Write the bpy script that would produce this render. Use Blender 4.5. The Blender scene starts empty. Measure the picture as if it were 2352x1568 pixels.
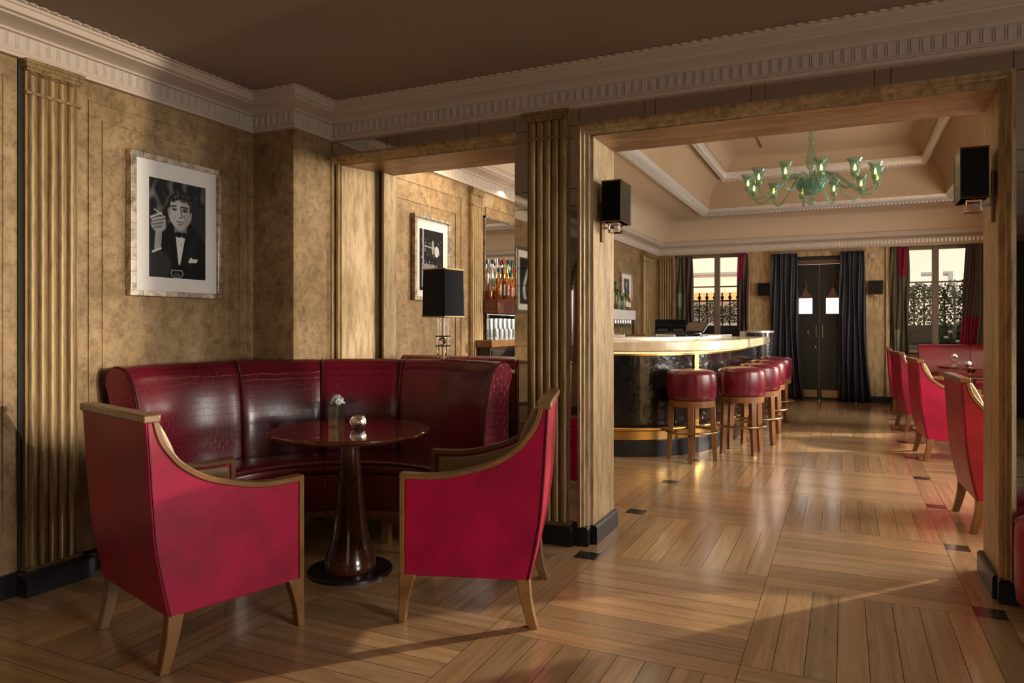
import bpy, bmesh, math, random
from math import sin, cos, pi, radians as R
from mathutils import Vector, noise
random.seed(7)
scn = bpy.context.scene
COL = scn.collection

# ------------------------------------------------------------------ camera, sky, lights, exposure
CAM_H = 1.25
cd = bpy.data.cameras.new('camera'); cam = bpy.data.objects.new('camera', cd); COL.objects.link(cam)
cam.location = (0, 0, CAM_H); cam.rotation_euler = (R(90), 0, R(25.03))
cd.sensor_width = 36; cd.lens = 1637 / 2352 * 36; cd.shift_y = -36 / 2352
cd.clip_start = 0.05; cd.clip_end = 200
scn.camera = cam
scn.view_settings.view_transform = 'Standard'; scn.view_settings.look = 'None'
scn.view_settings.gamma = 1; scn.view_settings.use_curve_mapping = False
scn.view_settings.exposure = 0.0

wd = bpy.data.worlds.new('world'); scn.world = wd; wd.use_nodes = True
bg = wd.node_tree.nodes['Background']; bg.inputs[0].default_value = (0.86, 0.92, 1.0, 1); bg.inputs[1].default_value = 1.0

def area(name, loc, target, sx, sy, power, color=(1, 1, 1), spread=180):
    l = bpy.data.lights.new(name, 'AREA'); l.shape = 'RECTANGLE'; l.size = sx; l.size_y = sy
    l.energy = power; l.color = color; l.spread = R(spread)
    o = bpy.data.objects.new(name, l); COL.objects.link(o); o.location = loc
    o.rotation_euler = (Vector(target) - Vector(loc)).to_track_quat('-Z', 'Y').to_euler()
    return o
def point(name, loc, power, color, radius=0.05):
    l = bpy.data.lights.new(name, 'POINT'); l.energy = power; l.color = color; l.shadow_soft_size = radius
    o = bpy.data.objects.new(name, l); COL.objects.link(o); o.location = loc; return o
def spot(name, loc, target, power, color, angle, radius=0.1, blend=0.3):
    l = bpy.data.lights.new(name, 'SPOT'); l.energy = power; l.color = color; l.spot_size = R(angle)
    l.spot_blend = blend; l.shadow_soft_size = radius
    o = bpy.data.objects.new(name, l); COL.objects.link(o); o.location = loc
    o.rotation_euler = (Vector(target) - Vector(loc)).to_track_quat('-Z', 'Y').to_euler(); return o

sl = bpy.data.lights.new('sun', 'SUN'); sl.energy = 3.4; sl.angle = R(0.6); sl.color = (1, .92, .8)
so = bpy.data.objects.new('sun', sl); COL.objects.link(so); so.rotation_euler = (R(48), 0, R(-12))
# daylight at the windows of the right-hand walls (main room X=3.6, bar room X=2.43), plus an added chair beam and a rear fill
area('window_light_main', (3.78, 1.0, 1.08), (0, 1.2, .8), 1.6, 1.15, 34, (1, .95, .88), 150)
area('chair_fill_beam', (3.74, .8, .95), (-1.9, 2.35, .38), 1.2, .9, 5.5, (1, .93, .86), 34)  # added narrow beam that brightens the chairs only
area('window_light_bar_near', (2.62, 5.9, 1.7), (0, 5.7, 1.1), 2.4, 1.6, 165, (1, .93, .84))
area('window_light_bar_far', (2.62, 9.9, 1.7), (0, 9.4, 1.2), 1.5, 1.6, 135, (1, .93, .84))
area('rear_fill', (0.6, -3.85, 1.7), (-0.4, 3, 1.3), 2.6, 1.4, 3, (1, .93, .84))  # added ambient fill from behind the camera
spot('low_sun_glint', (10.5, 1.0, 2.0), (-3.4, 2.3, 1.7), 4800, (1, .86, .69), 40, 0.07, 0.1)
spot('low_sun_bar', (7.5, 12.2, 3.6), (0.6, 8.0, 0.6), 8500, (1, .84, .62), 70, 0.12, 0.1)

# ------------------------------------------------------------------ materials
def nt(name):
    m = bpy.data.materials.new(name); m.use_nodes = True
    return m, m.node_tree.nodes, m.node_tree.links, m.node_tree.nodes['Principled BSDF']
def lin(c): return tuple(((x / 255) / 12.92 if x / 255 <= .04045 else ((x / 255 + .055) / 1.055) ** 2.4) for x in c) + (1,)
def mat(name, col, rough=.5, metal=0, coat=0, spec=.5, emit=None, es=1, trans=0, ior=1.45, var=0, vscale=6, bump=0, bscale=40, vcol=None, stretch=(1, 1, 1), coords='Object', coatr=.06, sheen=0):
    m, n, l, b = nt(name)
    c = tuple(col) + ((1,) if len(col) == 3 else ())
    b.inputs['Base Color'].default_value = c; b.inputs['Roughness'].default_value = rough
    b.inputs['Metallic'].default_value = metal; b.inputs['Coat Weight'].default_value = coat
    b.inputs['Coat Roughness'].default_value = coatr; b.inputs['Specular IOR Level'].default_value = spec
    b.inputs['Transmission Weight'].default_value = trans; b.inputs['IOR'].default_value = ior
    if emit: b.inputs['Emission Color'].default_value = tuple(emit) + (1,); b.inputs['Emission Strength'].default_value = es
    if var or bump:
        tc = n.new('ShaderNodeTexCoord'); mp = n.new('ShaderNodeMapping'); mp.inputs['Scale'].default_value = stretch
        l.new(tc.outputs[coords], mp.inputs[0])
    if var:
        t = n.new('ShaderNodeTexNoise'); t.inputs['Scale'].default_value = vscale; t.inputs['Detail'].default_value = 6
        t.inputs['Roughness'].default_value = .65
        l.new(mp.outputs[0], t.inputs[0])
        r = n.new('ShaderNodeValToRGB'); r.color_ramp.elements[0].position = .32; r.color_ramp.elements[1].position = .68
        d = vcol if vcol else tuple(x * (1 - var) for x in c[:3])
        r.color_ramp.elements[0].color = tuple(d)[:3] + (1,); r.color_ramp.elements[1].color = c
        l.new(t.outputs[0], r.inputs[0]); l.new(r.outputs[0], b.inputs['Base Color'])
    if bump:
        t2 = n.new('ShaderNodeTexNoise'); t2.inputs['Scale'].default_value = bscale; t2.inputs['Detail'].default_value = 5
        l.new(mp.outputs[0], t2.inputs[0]); bp = n.new('ShaderNodeBump'); bp.inputs['Strength'].default_value = bump
        bp.inputs['Distance'].default_value = .01
        l.new(t2.outputs[0], bp.inputs['Height']); l.new(bp.outputs[0], b.inputs['Normal'])
    return m

def gold_plaster(name, light, dark, stretch=(1, 1, 1), metal=.35, rough=.46, bump=.45):
    m, n, l, b = nt(name)
    tc = n.new('ShaderNodeTexCoord'); mp = n.new('ShaderNodeMapping'); mp.inputs['Scale'].default_value = stretch
    l.new(tc.outputs['Object'], mp.inputs[0])
    def ns(scale, detail, rough_=.6, dist=0):
        t = n.new('ShaderNodeTexNoise'); t.inputs['Scale'].default_value = scale; t.inputs['Detail'].default_value = detail
        t.inputs['Roughness'].default_value = rough_; t.inputs['Distortion'].default_value = dist
        l.new(mp.outputs[0], t.inputs[0]); return t
    a = ns(2.6, 9, .74, .3); f = ns(19, 8, .74, .15)
    r = n.new('ShaderNodeValToRGB'); e = r.color_ramp.elements
    e[0].position = .28; e[0].color = dark + (1,); e[1].position = .72; e[1].color = light + (1,)
    k = e.new(.5); k.color = tuple((x * .45 + y * .55) for x, y in zip(dark, light)) + (1,)
    l.new(a.outputs[0], r.inputs[0])
    r2 = n.new('ShaderNodeValToRGB'); e2 = r2.color_ramp.elements
    e2[0].position = .36; e2[0].color = (.46, .40, .32, 1); e2[1].position = .55; e2[1].color = (1, 1, 1, 1)
    l.new(f.outputs[0], r2.inputs[0])
    mx = n.new('ShaderNodeMix'); mx.data_type = 'RGBA'; mx.blend_type = 'MULTIPLY'; mx.inputs[0].default_value = .8
    l.new(r.outputs[0], mx.inputs[6]); l.new(r2.outputs[0], mx.inputs[7]); l.new(mx.outputs[2], b.inputs['Base Color'])
    mr = n.new('ShaderNodeMapRange'); mr.inputs[3].default_value = rough - .1; mr.inputs[4].default_value = rough + .16
    l.new(a.outputs[0], mr.inputs[0]); l.new(mr.outputs[0], b.inputs['Roughness'])
    b.inputs['Metallic'].default_value = metal
    bp = n.new('ShaderNodeBump'); bp.inputs['Strength'].default_value = bump; bp.inputs['Distance'].default_value = .006
    l.new(f.outputs[0], bp.inputs['Height']); l.new(bp.outputs[0], b.inputs['Normal'])
    return m

def croc(name, base, edge, scale=(26, 40), rough=.3, coat=.5):
    m, n, l, b = nt(name)
    uv = n.new('ShaderNodeUVMap'); mp = n.new('ShaderNodeMapping'); mp.inputs['Scale'].default_value = (scale[0], scale[1], 1)
    l.new(uv.outputs[0], mp.inputs[0])
    ds = n.new('ShaderNodeTexNoise'); ds.inputs['Scale'].default_value = 1.7; ds.inputs['Detail'].default_value = 2
    l.new(uv.outputs[0], ds.inputs[0])
    wn = n.new('ShaderNodeTexNoise'); wn.inputs['Scale'].default_value = .42; wn.inputs['Detail'].default_value = 3; wn.inputs['Roughness'].default_value = .6
    l.new(mp.outputs[0], wn.inputs[0])
    sc = n.new('ShaderNodeVectorMath'); sc.operation = 'MULTIPLY_ADD'; sc.inputs[1].default_value = (1.0, 1.1, 0); l.new(wn.outputs['Color'], sc.inputs[0]); l.new(mp.outputs[0], sc.inputs[2])
    v = n.new('ShaderNodeTexBrick'); v.inputs['Scale'].default_value = 1.0; v.inputs['Brick Width'].default_value = 1.0; v.inputs['Row Height'].default_value = 1.0
    v.inputs['Mortar Size'].default_value = .035; v.inputs['Mortar Smooth'].default_value = .9; v.inputs['Bias'].default_value = 0; v.offset = .5
    l.new(sc.outputs[0], v.inputs['Vector'])
    r = n.new('ShaderNodeMath'); r.operation = 'SUBTRACT'; r.inputs[0].default_value = 1; l.new(v.outputs['Fac'], r.inputs[1])
    mx = n.new('ShaderNodeMix'); mx.data_type = 'RGBA'; mx.inputs[6].default_value = tuple(edge) + (1,)
    l.new(r.outputs[0], mx.inputs[0])
    tn = n.new('ShaderNodeTexNoise'); tn.inputs['Scale'].default_value = 2.5; l.new(uv.outputs[0], tn.inputs[0])
    rr = n.new('ShaderNodeValToRGB'); rr.color_ramp.elements[0].color = tuple(x * .65 for x in base) + (1,); rr.color_ramp.elements[1].color = tuple(x * 1.25 for x in base) + (1,)
    rr.color_ramp.elements[0].position = .3; rr.color_ramp.elements[1].position = .7
    l.new(tn.outputs[0], rr.inputs[0]); l.new(rr.outputs[0], mx.inputs[7]); l.new(mx.outputs[2], b.inputs['Base Color'])
    bp = n.new('ShaderNodeBump'); bp.inputs['Strength'].default_value = .3; bp.inputs['Distance'].default_value = .002
    ad = n.new('ShaderNodeMath'); ad.operation = 'MULTIPLY_ADD'; ad.inputs[1].default_value = 1.4
    l.new(ds.outputs[0], ad.inputs[0]); l.new(r.outputs[0], ad.inputs[2]); l.new(ad.outputs[0], bp.inputs['Height']); l.new(bp.outputs[0], b.inputs['Normal'])
    b.inputs['Roughness'].default_value = rough; b.inputs['Coat Weight'].default_value = coat; b.inputs['Coat Roughness'].default_value = .16
    return m

def wood(name, light, dark, rough=.35, coat=.2, gs=(2, 40), coords='UV', tint=False, ring=-.12, cr=.2):
    m, n, l, b = nt(name)
    tc = n.new('ShaderNodeTexCoord'); mp = n.new('ShaderNodeMapping')
    mp.inputs['Scale'].default_value = (gs[0], gs[1], gs[0] if coords == 'UV' else gs[1])
    l.new(tc.outputs[coords], mp.inputs[0])
    t = n.new('ShaderNodeTexNoise'); t.inputs['Scale'].default_value = 1; t.inputs['Detail'].default_value = 7; t.inputs['Roughness'].default_value = .6; t.inputs['Distortion'].default_value = .8
    l.new(mp.outputs[0], t.inputs[0])
    mp2 = n.new('ShaderNodeMapping'); mp2.inputs['Scale'].default_value = (gs[0] * .6, gs[1] * .28, 1); l.new(tc.outputs[coords], mp2.inputs[0])
    w = n.new('ShaderNodeTexNoise'); w.inputs['Scale'].default_value = 1.0; w.inputs['Detail'].default_value = 1.5; w.inputs['Distortion'].default_value = .3
    l.new(mp2.outputs[0], w.inputs[0])
    ms = n.new('ShaderNodeMath'); ms.operation = 'MULTIPLY'; ms.inputs[1].default_value = 13; l.new(w.outputs[0], ms.inputs[0])
    fr = n.new('ShaderNodeMath'); fr.operation = 'FRACT'; l.new(ms.outputs[0], fr.inputs[0])
    pw = n.new('ShaderNodeMath'); pw.operation = 'POWER'; pw.inputs[1].default_value = 3.0; l.new(fr.outputs[0], pw.inputs[0])
    sb = n.new('ShaderNodeMath'); sb.operation = 'MULTIPLY_ADD'; sb.inputs[1].default_value = ring; l.new(pw.outputs[0], sb.inputs[0]); l.new(t.outputs[0], sb.inputs[2])
    r = n.new('ShaderNodeValToRGB'); e = r.color_ramp.elements
    e[0].position = .22; e[0].color = dark + (1,); e[1].position = .66; e[1].color = light + (1,)
    l.new(sb.outputs[0], r.inputs[0])
    out = r.outputs[0]
    if tint:
        at = n.new('ShaderNodeAttribute'); at.attribute_name = 'tint'
        mx = n.new('ShaderNodeMix'); mx.data_type = 'RGBA'; mx.blend_type = 'MULTIPLY'; mx.inputs[0].default_value = 1
        l.new(out, mx.inputs[6]); l.new(at.outputs['Color'], mx.inputs[7]); out = mx.outputs[2]
    l.new(out, b.inputs['Base Color'])
    bp = n.new('ShaderNodeBump'); bp.inputs['Strength'].default_value = .12; bp.inputs['Distance'].default_value = .002
    l.new(sb.outputs[0], bp.inputs['Height']); l.new(bp.outputs[0], b.inputs['Normal'])
    mr = n.new('ShaderNodeMapRange'); mr.inputs[3].default_value = rough + .1; mr.inputs[4].default_value = rough - .06; l.new(t.outputs[0], mr.inputs[0]); l.new(mr.outputs[0], b.inputs['Roughness'])
    b.inputs['Coat Weight'].default_value = coat; b.inputs['Coat Roughness'].default_value = cr
    return m

def leather(name, col, rough=.38, coat=.25, var=.35, spec=.5):
    return mat(name, col, rough, coat=coat, spec=spec, coatr=.25, var=var, vscale=3.5, bump=.06, bscale=160)

M = {}
M['gold'] = gold_plaster('gold_plaster', (.53, .365, .19), (.19, .116, .042))
M['goldv'] = gold_plaster('gold_plaster_brushed', (.68, .51, .285), (.32, .215, .095), (1.6, 1.6, .28), bump=.22)
M['goldh'] = gold_plaster('gold_leaf_soffit', (.60, .39, .20), (.20, .10, .04), (.5, 2.4, 2.4), .5, .36)
M['reed'] = gold_plaster('gold_reeding', (.46, .315, .145), (.18, .112, .038), (3, 3, .35), .4, .42, .10)
M['ceil'] = mat('taupe_ceiling_paint', (.30, .225, .17), .8, var=.08, vscale=1.2)
M['cream'] = mat('bar_ceiling_paint', (.62, .475, .335), .75, var=.06, vscale=1.5)
M['tanshade'] = mat('coffer_shade_tan', (.44, .31, .19), .75, var=.06, vscale=1.5)  # shade inside the coffers put into a darker ceiling colour
M['cornice'] = mat('cornice_paint', (.56, .455, .365), .55)
M['silver'] = mat('silver_leaf', (.88, .84, .78), .3, .5, var=.25, vscale=30, bump=.08, bscale=60)
M['mirror'] = mat('antique_mirror', (.70, .68, .62), .025, 1)
M['gap'] = mat('dark_joint', (.02, .02, .015), .7)
M['black'] = mat('black_gloss_paint', (.008, .008, .010), .38, coat=.15)
M['blackmatt'] = mat('black_satin_cloth', (.009, .009, .012), .75)
M['floor'] = wood('oak_floor', (.60, .395, .21), (.37, .225, .108), .17, .5, (1.1, 26), 'UV', True)
M['inlay'] = mat('black_marble_inlay', (.012, .011, .010), .2, coat=.4, var=.7, vscale=14, vcol=(.09, .07, .05))
M['oak'] = wood('oak_frame', (.27, .122, .032), (.10, .040, .009), .34, .3, (14, 3), 'Object')
M['oakl'] = wood('oak_stool', (.27, .112, .032), (.11, .040, .010), .36, .3, (18, 3), 'Object')
M['mahog'] = wood('mahogany_polished', (.13, .028, .010), (.040, .009, .004), .14, 1.0, (3, 14), 'Object', cr=.02)
M['red'] = leather('crimson_leather', (.44, .004, .046), .42, .06, .5, .35)
M['redb'] = leather('burgundy_stool_leather', (.15, .006, .022), .26, .5, .3)
M['tan'] = leather('tan_leather', (.44, .33, .17), .42, .15, .2)
M['croc'] = croc('crocodile_burgundy_leather', (.125, .004, .014), (.21, .010, .026), (19, 27), .27, .35)
M['crocred'] = croc('crocodile_red_leather', (.28, .010, .022), (.36, .03, .05), (26, 40), .34, .4)
M['crocblack'] = croc('crocodile_black', (.010, .010, .013), (.36, .36, .40), (26, 34), .22, .6)
M['pipe'] = mat('dark_red_piping', (.06, .003, .006), .4)
M['barpanel'] = mat('black_lacquered_hide', (.010, .009, .010), .17, coat=.7, bump=.9, bscale=11, var=.5, vscale=5)
M['plinth'] = mat('black_plinth', (.010, .011, .016), .4, bump=.25, bscale=60)
M['brass'] = mat('polished_brass', (.66, .43, .15), .28, 1)
M['agedbrass'] = mat('aged_brass', (.34, .24, .12), .32, 1)
M['chrome'] = mat('nickel', (.62, .6, .57), .16, 1)
M['marble'] = mat('onyx_counter', (.82, .71, .52), .2, coat=.35, var=.45, vscale=4, vcol=(.56, .43, .26), stretch=(2.2, 2.2, .6))
M['marblew'] = mat('white_marble', (.82, .80, .77), .3, var=.15, vscale=9)
M['glass'] = mat('clear_glass', (.97, .98, .98), .02, trans=1, ior=1.45)
def thin_pane():
    m, n, l, b = nt('window_pane'); n.remove(b); t = n.new('ShaderNodeBsdfTransparent'); g = n.new('ShaderNodeBsdfGlossy'); x = n.new('ShaderNodeMixShader')
    g.inputs['Roughness'].default_value = .02; x.inputs[0].default_value = .012; o = n['Material Output']
    l.new(t.outputs[0], x.inputs[1]); l.new(g.outputs[0], x.inputs[2]); l.new(x.outputs[0], o.inputs[0]); return m
M['pane'] = thin_pane()
def blown_glass():
    m, n, l, b = nt('sea_green_glass'); t = n.new('ShaderNodeBsdfTransparent'); x = n.new('ShaderNodeMixShader'); w = n.new('ShaderNodeLayerWeight')
    w.inputs[0].default_value = .42; b.inputs['Base Color'].default_value = (.11, .29, .20, 1); b.inputs['Roughness'].default_value = .06; b.inputs['Coat Weight'].default_value = .6
    r = n.new('ShaderNodeMapRange'); r.inputs[3].default_value = .14; r.inputs[4].default_value = .88
    t.inputs[0].default_value = (.90, .965, .93, 1); o = n['Material Output']
    l.new(w.outputs['Facing'], r.inputs[0]); l.new(r.outputs[0], x.inputs[0]); l.new(t.outputs[0], x.inputs[1]); l.new(b.outputs[0], x.inputs[2]); l.new(x.outputs[0], o.inputs[0]); return m
M['gglass'] = blown_glass()
M['bulb'] = mat('lit_filament_bulb', (1, .8, .5), .3, emit=(1, .47, .10), es=14)
M['led'] = mat('warm_light_strip', (1, .8, .4), .4, emit=(1, .62, .20), es=2.2)
M['lant'] = mat('daylit_lantern_pane', (1, .95, .9), .5, emit=(1, .93, .85), es=3.0)  # daylight behind the frosted panes, put in as glow
M['white'] = mat('white_mat_board', (.80, .77, .72), .75)
M['petal'] = mat('white_petals', (.86, .85, .80), .6)
M['green'] = mat('flower_stem', (.10, .22, .05), .5)
M['leaf'] = mat('hedge_leaves', (.10, .20, .05), .45, var=.8, vscale=9)
M['leafd'] = mat('dark_leaves', (.03, .07, .025), .45, var=.7, vscale=9)
M['facade'] = mat('cream_render', (.84, .71, .56), .85, var=.06, vscale=1)
M['orange'] = mat('orange_awning_cloth', (.90, .44, .14), .7)
M['orangep'] = mat('copper_orange_panel', (.34, .09, .02), .4, var=.3, vscale=4)
M['stone'] = mat('street_paving', (.35, .33, .30), .8)
M['frame'] = mat('window_frame_paint', (.20, .155, .10), .45)
M['sill'] = mat('window_sill_paint', (.56, .46, .33), .5)
M['curt'] = mat('black_curtain_cloth', (.030, .030, .038), .45, coat=.1, bump=.05, bscale=200)
M['curg'] = mat('grey_green_curtain', (.115, .095, .06), .7)
M['curm'] = mat('mauve_curtain', (.085, .05, .045), .7)
M['curr'] = mat('crimson_curtain_patch', (.22, .004, .03), .65)
M['curs'] = mat('sage_curtain_patch', (.26, .28, .20), .7)
M['doorp'] = mat('dark_door_lacquer', (.013, .013, .012), .35)
M['bronze'] = mat('bronze_inlay', (.16, .11, .07), .38, .8)
M['votive'] = mat('mercury_glass', (.86, .80, .70), .10, 1, bump=.5, bscale=70)
M['shagreen'] = mat('mottled_brown_hide', (.10, .028, .010), .2, coat=.6, var=.75, vscale=60, vcol=(.03, .008, .004))
M['flower_o'] = mat('orange_flower', (.8, .2, .05), .6)
M['steel'] = mat('black_plastic', (.012, .012, .014), .35)
M['shade'] = mat('black_lacquered_shade', (.004, .004, .005), .22, spec=.3)
M['screen'] = mat('till_screen', (.20, .17, .12), .15)
M['amber'] = mat('amber_spirit', (.75, .30, .06), .03, trans=.9, ior=1.4)
M['clearb'] = mat('pale_spirit', (.90, .92, .88), .03, trans=.92, ior=1.4)
M['greenb'] = mat('green_bottle_glass', (.08, .28, .08), .05, trans=.8, ior=1.4)
M['darkb'] = mat('dark_bottle_glass', (.05, .02, .01), .06, trans=.4, ior=1.4)
M['redc'] = mat('red_wax_cap', (.5, .02, .02), .4)
M['label'] = mat('paper_label', (.80, .70, .55), .7)
M['pinkl'] = mat('pink_label', (.75, .40, .34), .7)
def thin_glass(name, w0, w1, rough, tintc):
    m, n, l, b = nt(name); n.remove(b); t = n.new('ShaderNodeBsdfTransparent'); g = n.new('ShaderNodeBsdfGlossy'); x = n.new('ShaderNodeMixShader'); w = n.new('ShaderNodeLayerWeight')
    w.inputs[0].default_value = .5; t.inputs[0].default_value = tintc; g.inputs['Roughness'].default_value = rough; g.inputs[0].default_value = (.95, .97, .97, 1)
    r = n.new('ShaderNodeMapRange'); r.inputs[3].default_value = w0; r.inputs[4].default_value = w1; l.new(w.outputs['Facing'], r.inputs[0])
    l.new(r.outputs[0], x.inputs[0]); l.new(t.outputs[0], x.inputs[1]); l.new(g.outputs[0], x.inputs[2]); l.new(x.outputs[0], n['Material Output'].inputs[0]); return m
M['rib'] = thin_glass('fluted_glass', .14, .75, .12, (.93, .95, .95, 1))
M['vase'] = thin_glass('vase_glass', .03, .55, .03, (.93, .96, .96, 1))
M['dark'] = mat('dark_timber', (.03, .018, .010), .3, coat=.3)
M['capd'] = mat('dark_cap', (.012, .018, .025), .35)

def silver_frame():
    m, n, l, b = nt('silver_leaf_frame')
    tc = n.new('ShaderNodeTexCoord'); mp = n.new('ShaderNodeMapping'); mp.inputs['Scale'].default_value = (1, 1, 1)
    l.new(tc.outputs['Object'], mp.inputs[0])
    t = n.new('ShaderNodeTexNoise'); t.inputs['Scale'].default_value = 25; t.inputs['Detail'].default_value = 6; l.new(mp.outputs[0], t.inputs[0])
    r = n.new('ShaderNodeValToRGB'); r.color_ramp.elements[0].color = (.16, .12, .08, 1); r.color_ramp.elements[1].color = (.55, .47, .36, 1)
    r.color_ramp.elements[0].position = .25; r.color_ramp.elements[1].position = .6
    l.new(t.outputs[0], r.inputs[0]); l.new(r.outputs[0], b.inputs['Base Color'])
    b.inputs['Metallic'].default_value = .9; b.inputs['Roughness'].default_value = .34
    return m
M['sframe'] = silver_frame()
def photo_mat():
    m, n, l, b = nt('photographic_print'); a = n.new('ShaderNodeAttribute'); a.attribute_name = 'tone'
    l.new(a.outputs['Color'], b.inputs['Base Color']); b.inputs['Roughness'].default_value = .55; b.inputs['Specular IOR Level'].default_value = .12; b.inputs['Coat Weight'].default_value = .0
    return m
M['photo'] = photo_mat()

# ------------------------------------------------------------------ mesh builder
class MB:
    def __init__(s): s.v = []; s.f = []; s.m = []; s.uv = {}
    def add(s, vs, fs, m=0, uvs=None):
        o = len(s.v); s.v += [tuple(p) for p in vs]
        for i, f in enumerate(fs):
            if uvs: s.uv[len(s.f)] = uvs[i]
            s.f.append(tuple(o + k for k in f)); s.m.append(m)
        return s
    def box(s, x0, x1, y0, y1, z0, z1, m=0):
        return s.add([(x0, y0, z0), (x1, y0, z0), (x1, y1, z0), (x0, y1, z0), (x0, y0, z1), (x1, y0, z1), (x1, y1, z1), (x0, y1, z1)],
                     [(0, 3, 2, 1), (4, 5, 6, 7), (0, 1, 5, 4), (1, 2, 6, 5), (2, 3, 7, 6), (3, 0, 4, 7)], m)
    def prism(s, poly, a, b, axis='z', m=0):
        n = len(poly); vs = []
        for t in (a, b):
            for p in poly:
                vs.append({'z': (p[0], p[1], t), 'x': (t, p[0], p[1]), 'y': (p[0], t, p[1])}[axis])
        fs = [tuple(range(n - 1, -1, -1)), tuple(range(n, 2 * n))] + [(i, (i + 1) % n, n + (i + 1) % n, n + i) for i in range(n)]
        return s.add(vs, fs, m)
    def lathe(s, prof, n=32, c=(0, 0, 0), m=0, a0=0, a1=2 * pi, uv=False):
        full = abs(a1 - a0 - 2 * pi) < 1e-6; k = n if full else n + 1; vs = []; fs = []; us = []
        for r, z in prof:
            for i in range(k):
                a = a0 + (a1 - a0) * i / n; vs.append((c[0] + r * cos(a), c[1] + r * sin(a), c[2] + z))
        d = [0]
        for j in range(1, len(prof)): d.append(d[-1] + math.hypot(prof[j][0] - prof[j - 1][0], prof[j][1] - prof[j - 1][1]))
        rm = sum(p[0] for p in prof) / len(prof)
        for j in range(len(prof) - 1):
            for i in range(n):
                i2 = (i + 1) % k; fs.append((j * k + i, j * k + i2, (j + 1) * k + i2, (j + 1) * k + i))
                u0, u1 = rm * (a0 + (a1 - a0) * i / n), rm * (a0 + (a1 - a0) * (i + 1) / n)
                us.append([(u0, d[j]), (u1, d[j]), (u1, d[j + 1]), (u0, d[j + 1])])
        if full:
            if prof[0][0] > 1e-5: fs.append(tuple(range(k - 1, -1, -1))); us.append([(0, 0)] * k)
            if prof[-1][0] > 1e-5: fs.append(tuple((len(prof) - 1) * k + i for i in range(k))); us.append([(0, 0)] * k)
        return s.add(vs, fs, m, us if uv else None)
    def arc(s, prof, a0, a1, n, c, m=0, rm=1.0):
        """closed (r,z) section swept round centre c in degrees, with end caps"""
        k = len(prof); vs = []; fs = []; us = []; d = [0]
        for j in range(1, k + 1): d.append(d[-1] + math.hypot(prof[j % k][0] - prof[j - 1][0], prof[j % k][1] - prof[j - 1][1]))
        for i in range(n + 1):
            a = R(a0 + (a1 - a0) * i / n)
            for r, z in prof: vs.append((c[0] + r * cos(a), c[1] + r * sin(a), z))
        for i in range(n):
            for j in range(k):
                j2 = (j + 1) % k; fs.append((i * k + j, i * k + j2, (i + 1) * k + j2, (i + 1) * k + j))
                u0, u1 = rm * R(a0 + (a1 - a0) * i / n), rm * R(a0 + (a1 - a0) * (i + 1) / n)
                us.append([(u0, d[j]), (u0, d[j + 1]), (u1, d[j + 1]), (u1, d[j])])
        fs.append(tuple(range(k))); us.append([(p[0], p[1]) for p in prof])
        fs.append(tuple(n * k + j for j in range(k - 1, -1, -1))); us.append([(p[0], p[1]) for p in reversed(prof)])
        return s.add(vs, fs, m, us)
    def extr(s, prof, p0, p1, m=0, inv=False):
        """closed (depth,z) section along straight line p0->p1 in plan; depth grows to the right of travel"""
        dx, dy = p1[0] - p0[0], p1[1] - p0[1]; L = math.hypot(dx, dy); nx, ny = dy / L, -dx / L
        k = len(prof); d = [0]
        for j in range(1, k + 1): d.append(d[-1] + math.hypot(prof[j % k][0] - prof[j - 1][0], prof[j % k][1] - prof[j - 1][1]))
        vs = [(q[0] + nx * r, q[1] + ny * r, z) for q in (p0, p1) for r, z in prof]
        fs = [(j, (j + 1) % k, k + (j + 1) % k, k + j) for j in range(k)]
        us = [[(0, d[j]), (0, d[j + 1]), (L, d[j + 1]), (L, d[j])] for j in range(k)]
        fs += [tuple(range(k)), tuple(range(2 * k - 1, k - 1, -1))]; us += [[(p[0], p[1]) for p in prof], [(p[0], p[1]) for p in reversed(prof)]]
        return s.add(vs, fs, m, us)
    def tube(s, pts, r, n=10, closed=False, m=0):
        P = [Vector(p) for p in pts]; N = len(P); rs = r if isinstance(r, (list, tuple)) else [r] * N
        vs = []; up = None
        for i in range(N):
            a = P[(i - 1) % N] if (closed or i > 0) else P[i]; b = P[(i + 1) % N] if (closed or i < N - 1) else P[i]
            t = (b - a).normalized()
            if up is None:
                up = Vector((0, 0, 1)) if abs(t.z) < .9 else Vector((1, 0, 0))
            x = t.cross(up).normalized(); y = x.cross(t).normalized(); up = y
            for k in range(n):
                q = 2 * pi * k / n; vs.append(P[i] + (x * cos(q) + y * sin(q)) * rs[i])
        fs = []
        for i in range(N if closed else N - 1):
            j = (i + 1) % N
            for k in range(n): fs.append((i * n + k, i * n + (k + 1) % n, j * n + (k + 1) % n, j * n + k))
        if not closed: fs += [tuple(range(n - 1, -1, -1)), tuple((N - 1) * n + k for k in range(n))]
        return s.add(vs, fs, m)
    def ball(s, c, r, n=12, sz=1, m=0):
        return s.lathe([(max(r * sin(pi * i / n), 1e-6), -r * sz * cos(pi * i / n)) for i in range(n + 1)], n * 2, c, m)
    def sweep(s, prof, path, side=1, closed=False, m=0, segm=None):
        """(p,z) profile along plan path, p measured to the left (side=1) of travel, mitred"""
        off = offsets(path, side, closed); N = len(path); k = len(prof); vs = []
        for (x, y), (nx, ny) in zip(path, off):
            for p, z in prof: vs.append((x + nx * p, y + ny * p, z))
        fs = []; 
        for i in range(N if closed else N - 1):
            j = (i + 1) % N
            for q in range(k - 1): fs.append((i * k + q, i * k + q + 1, j * k + q + 1, j * k + q))
        return s.add(vs, fs, m)
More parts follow.
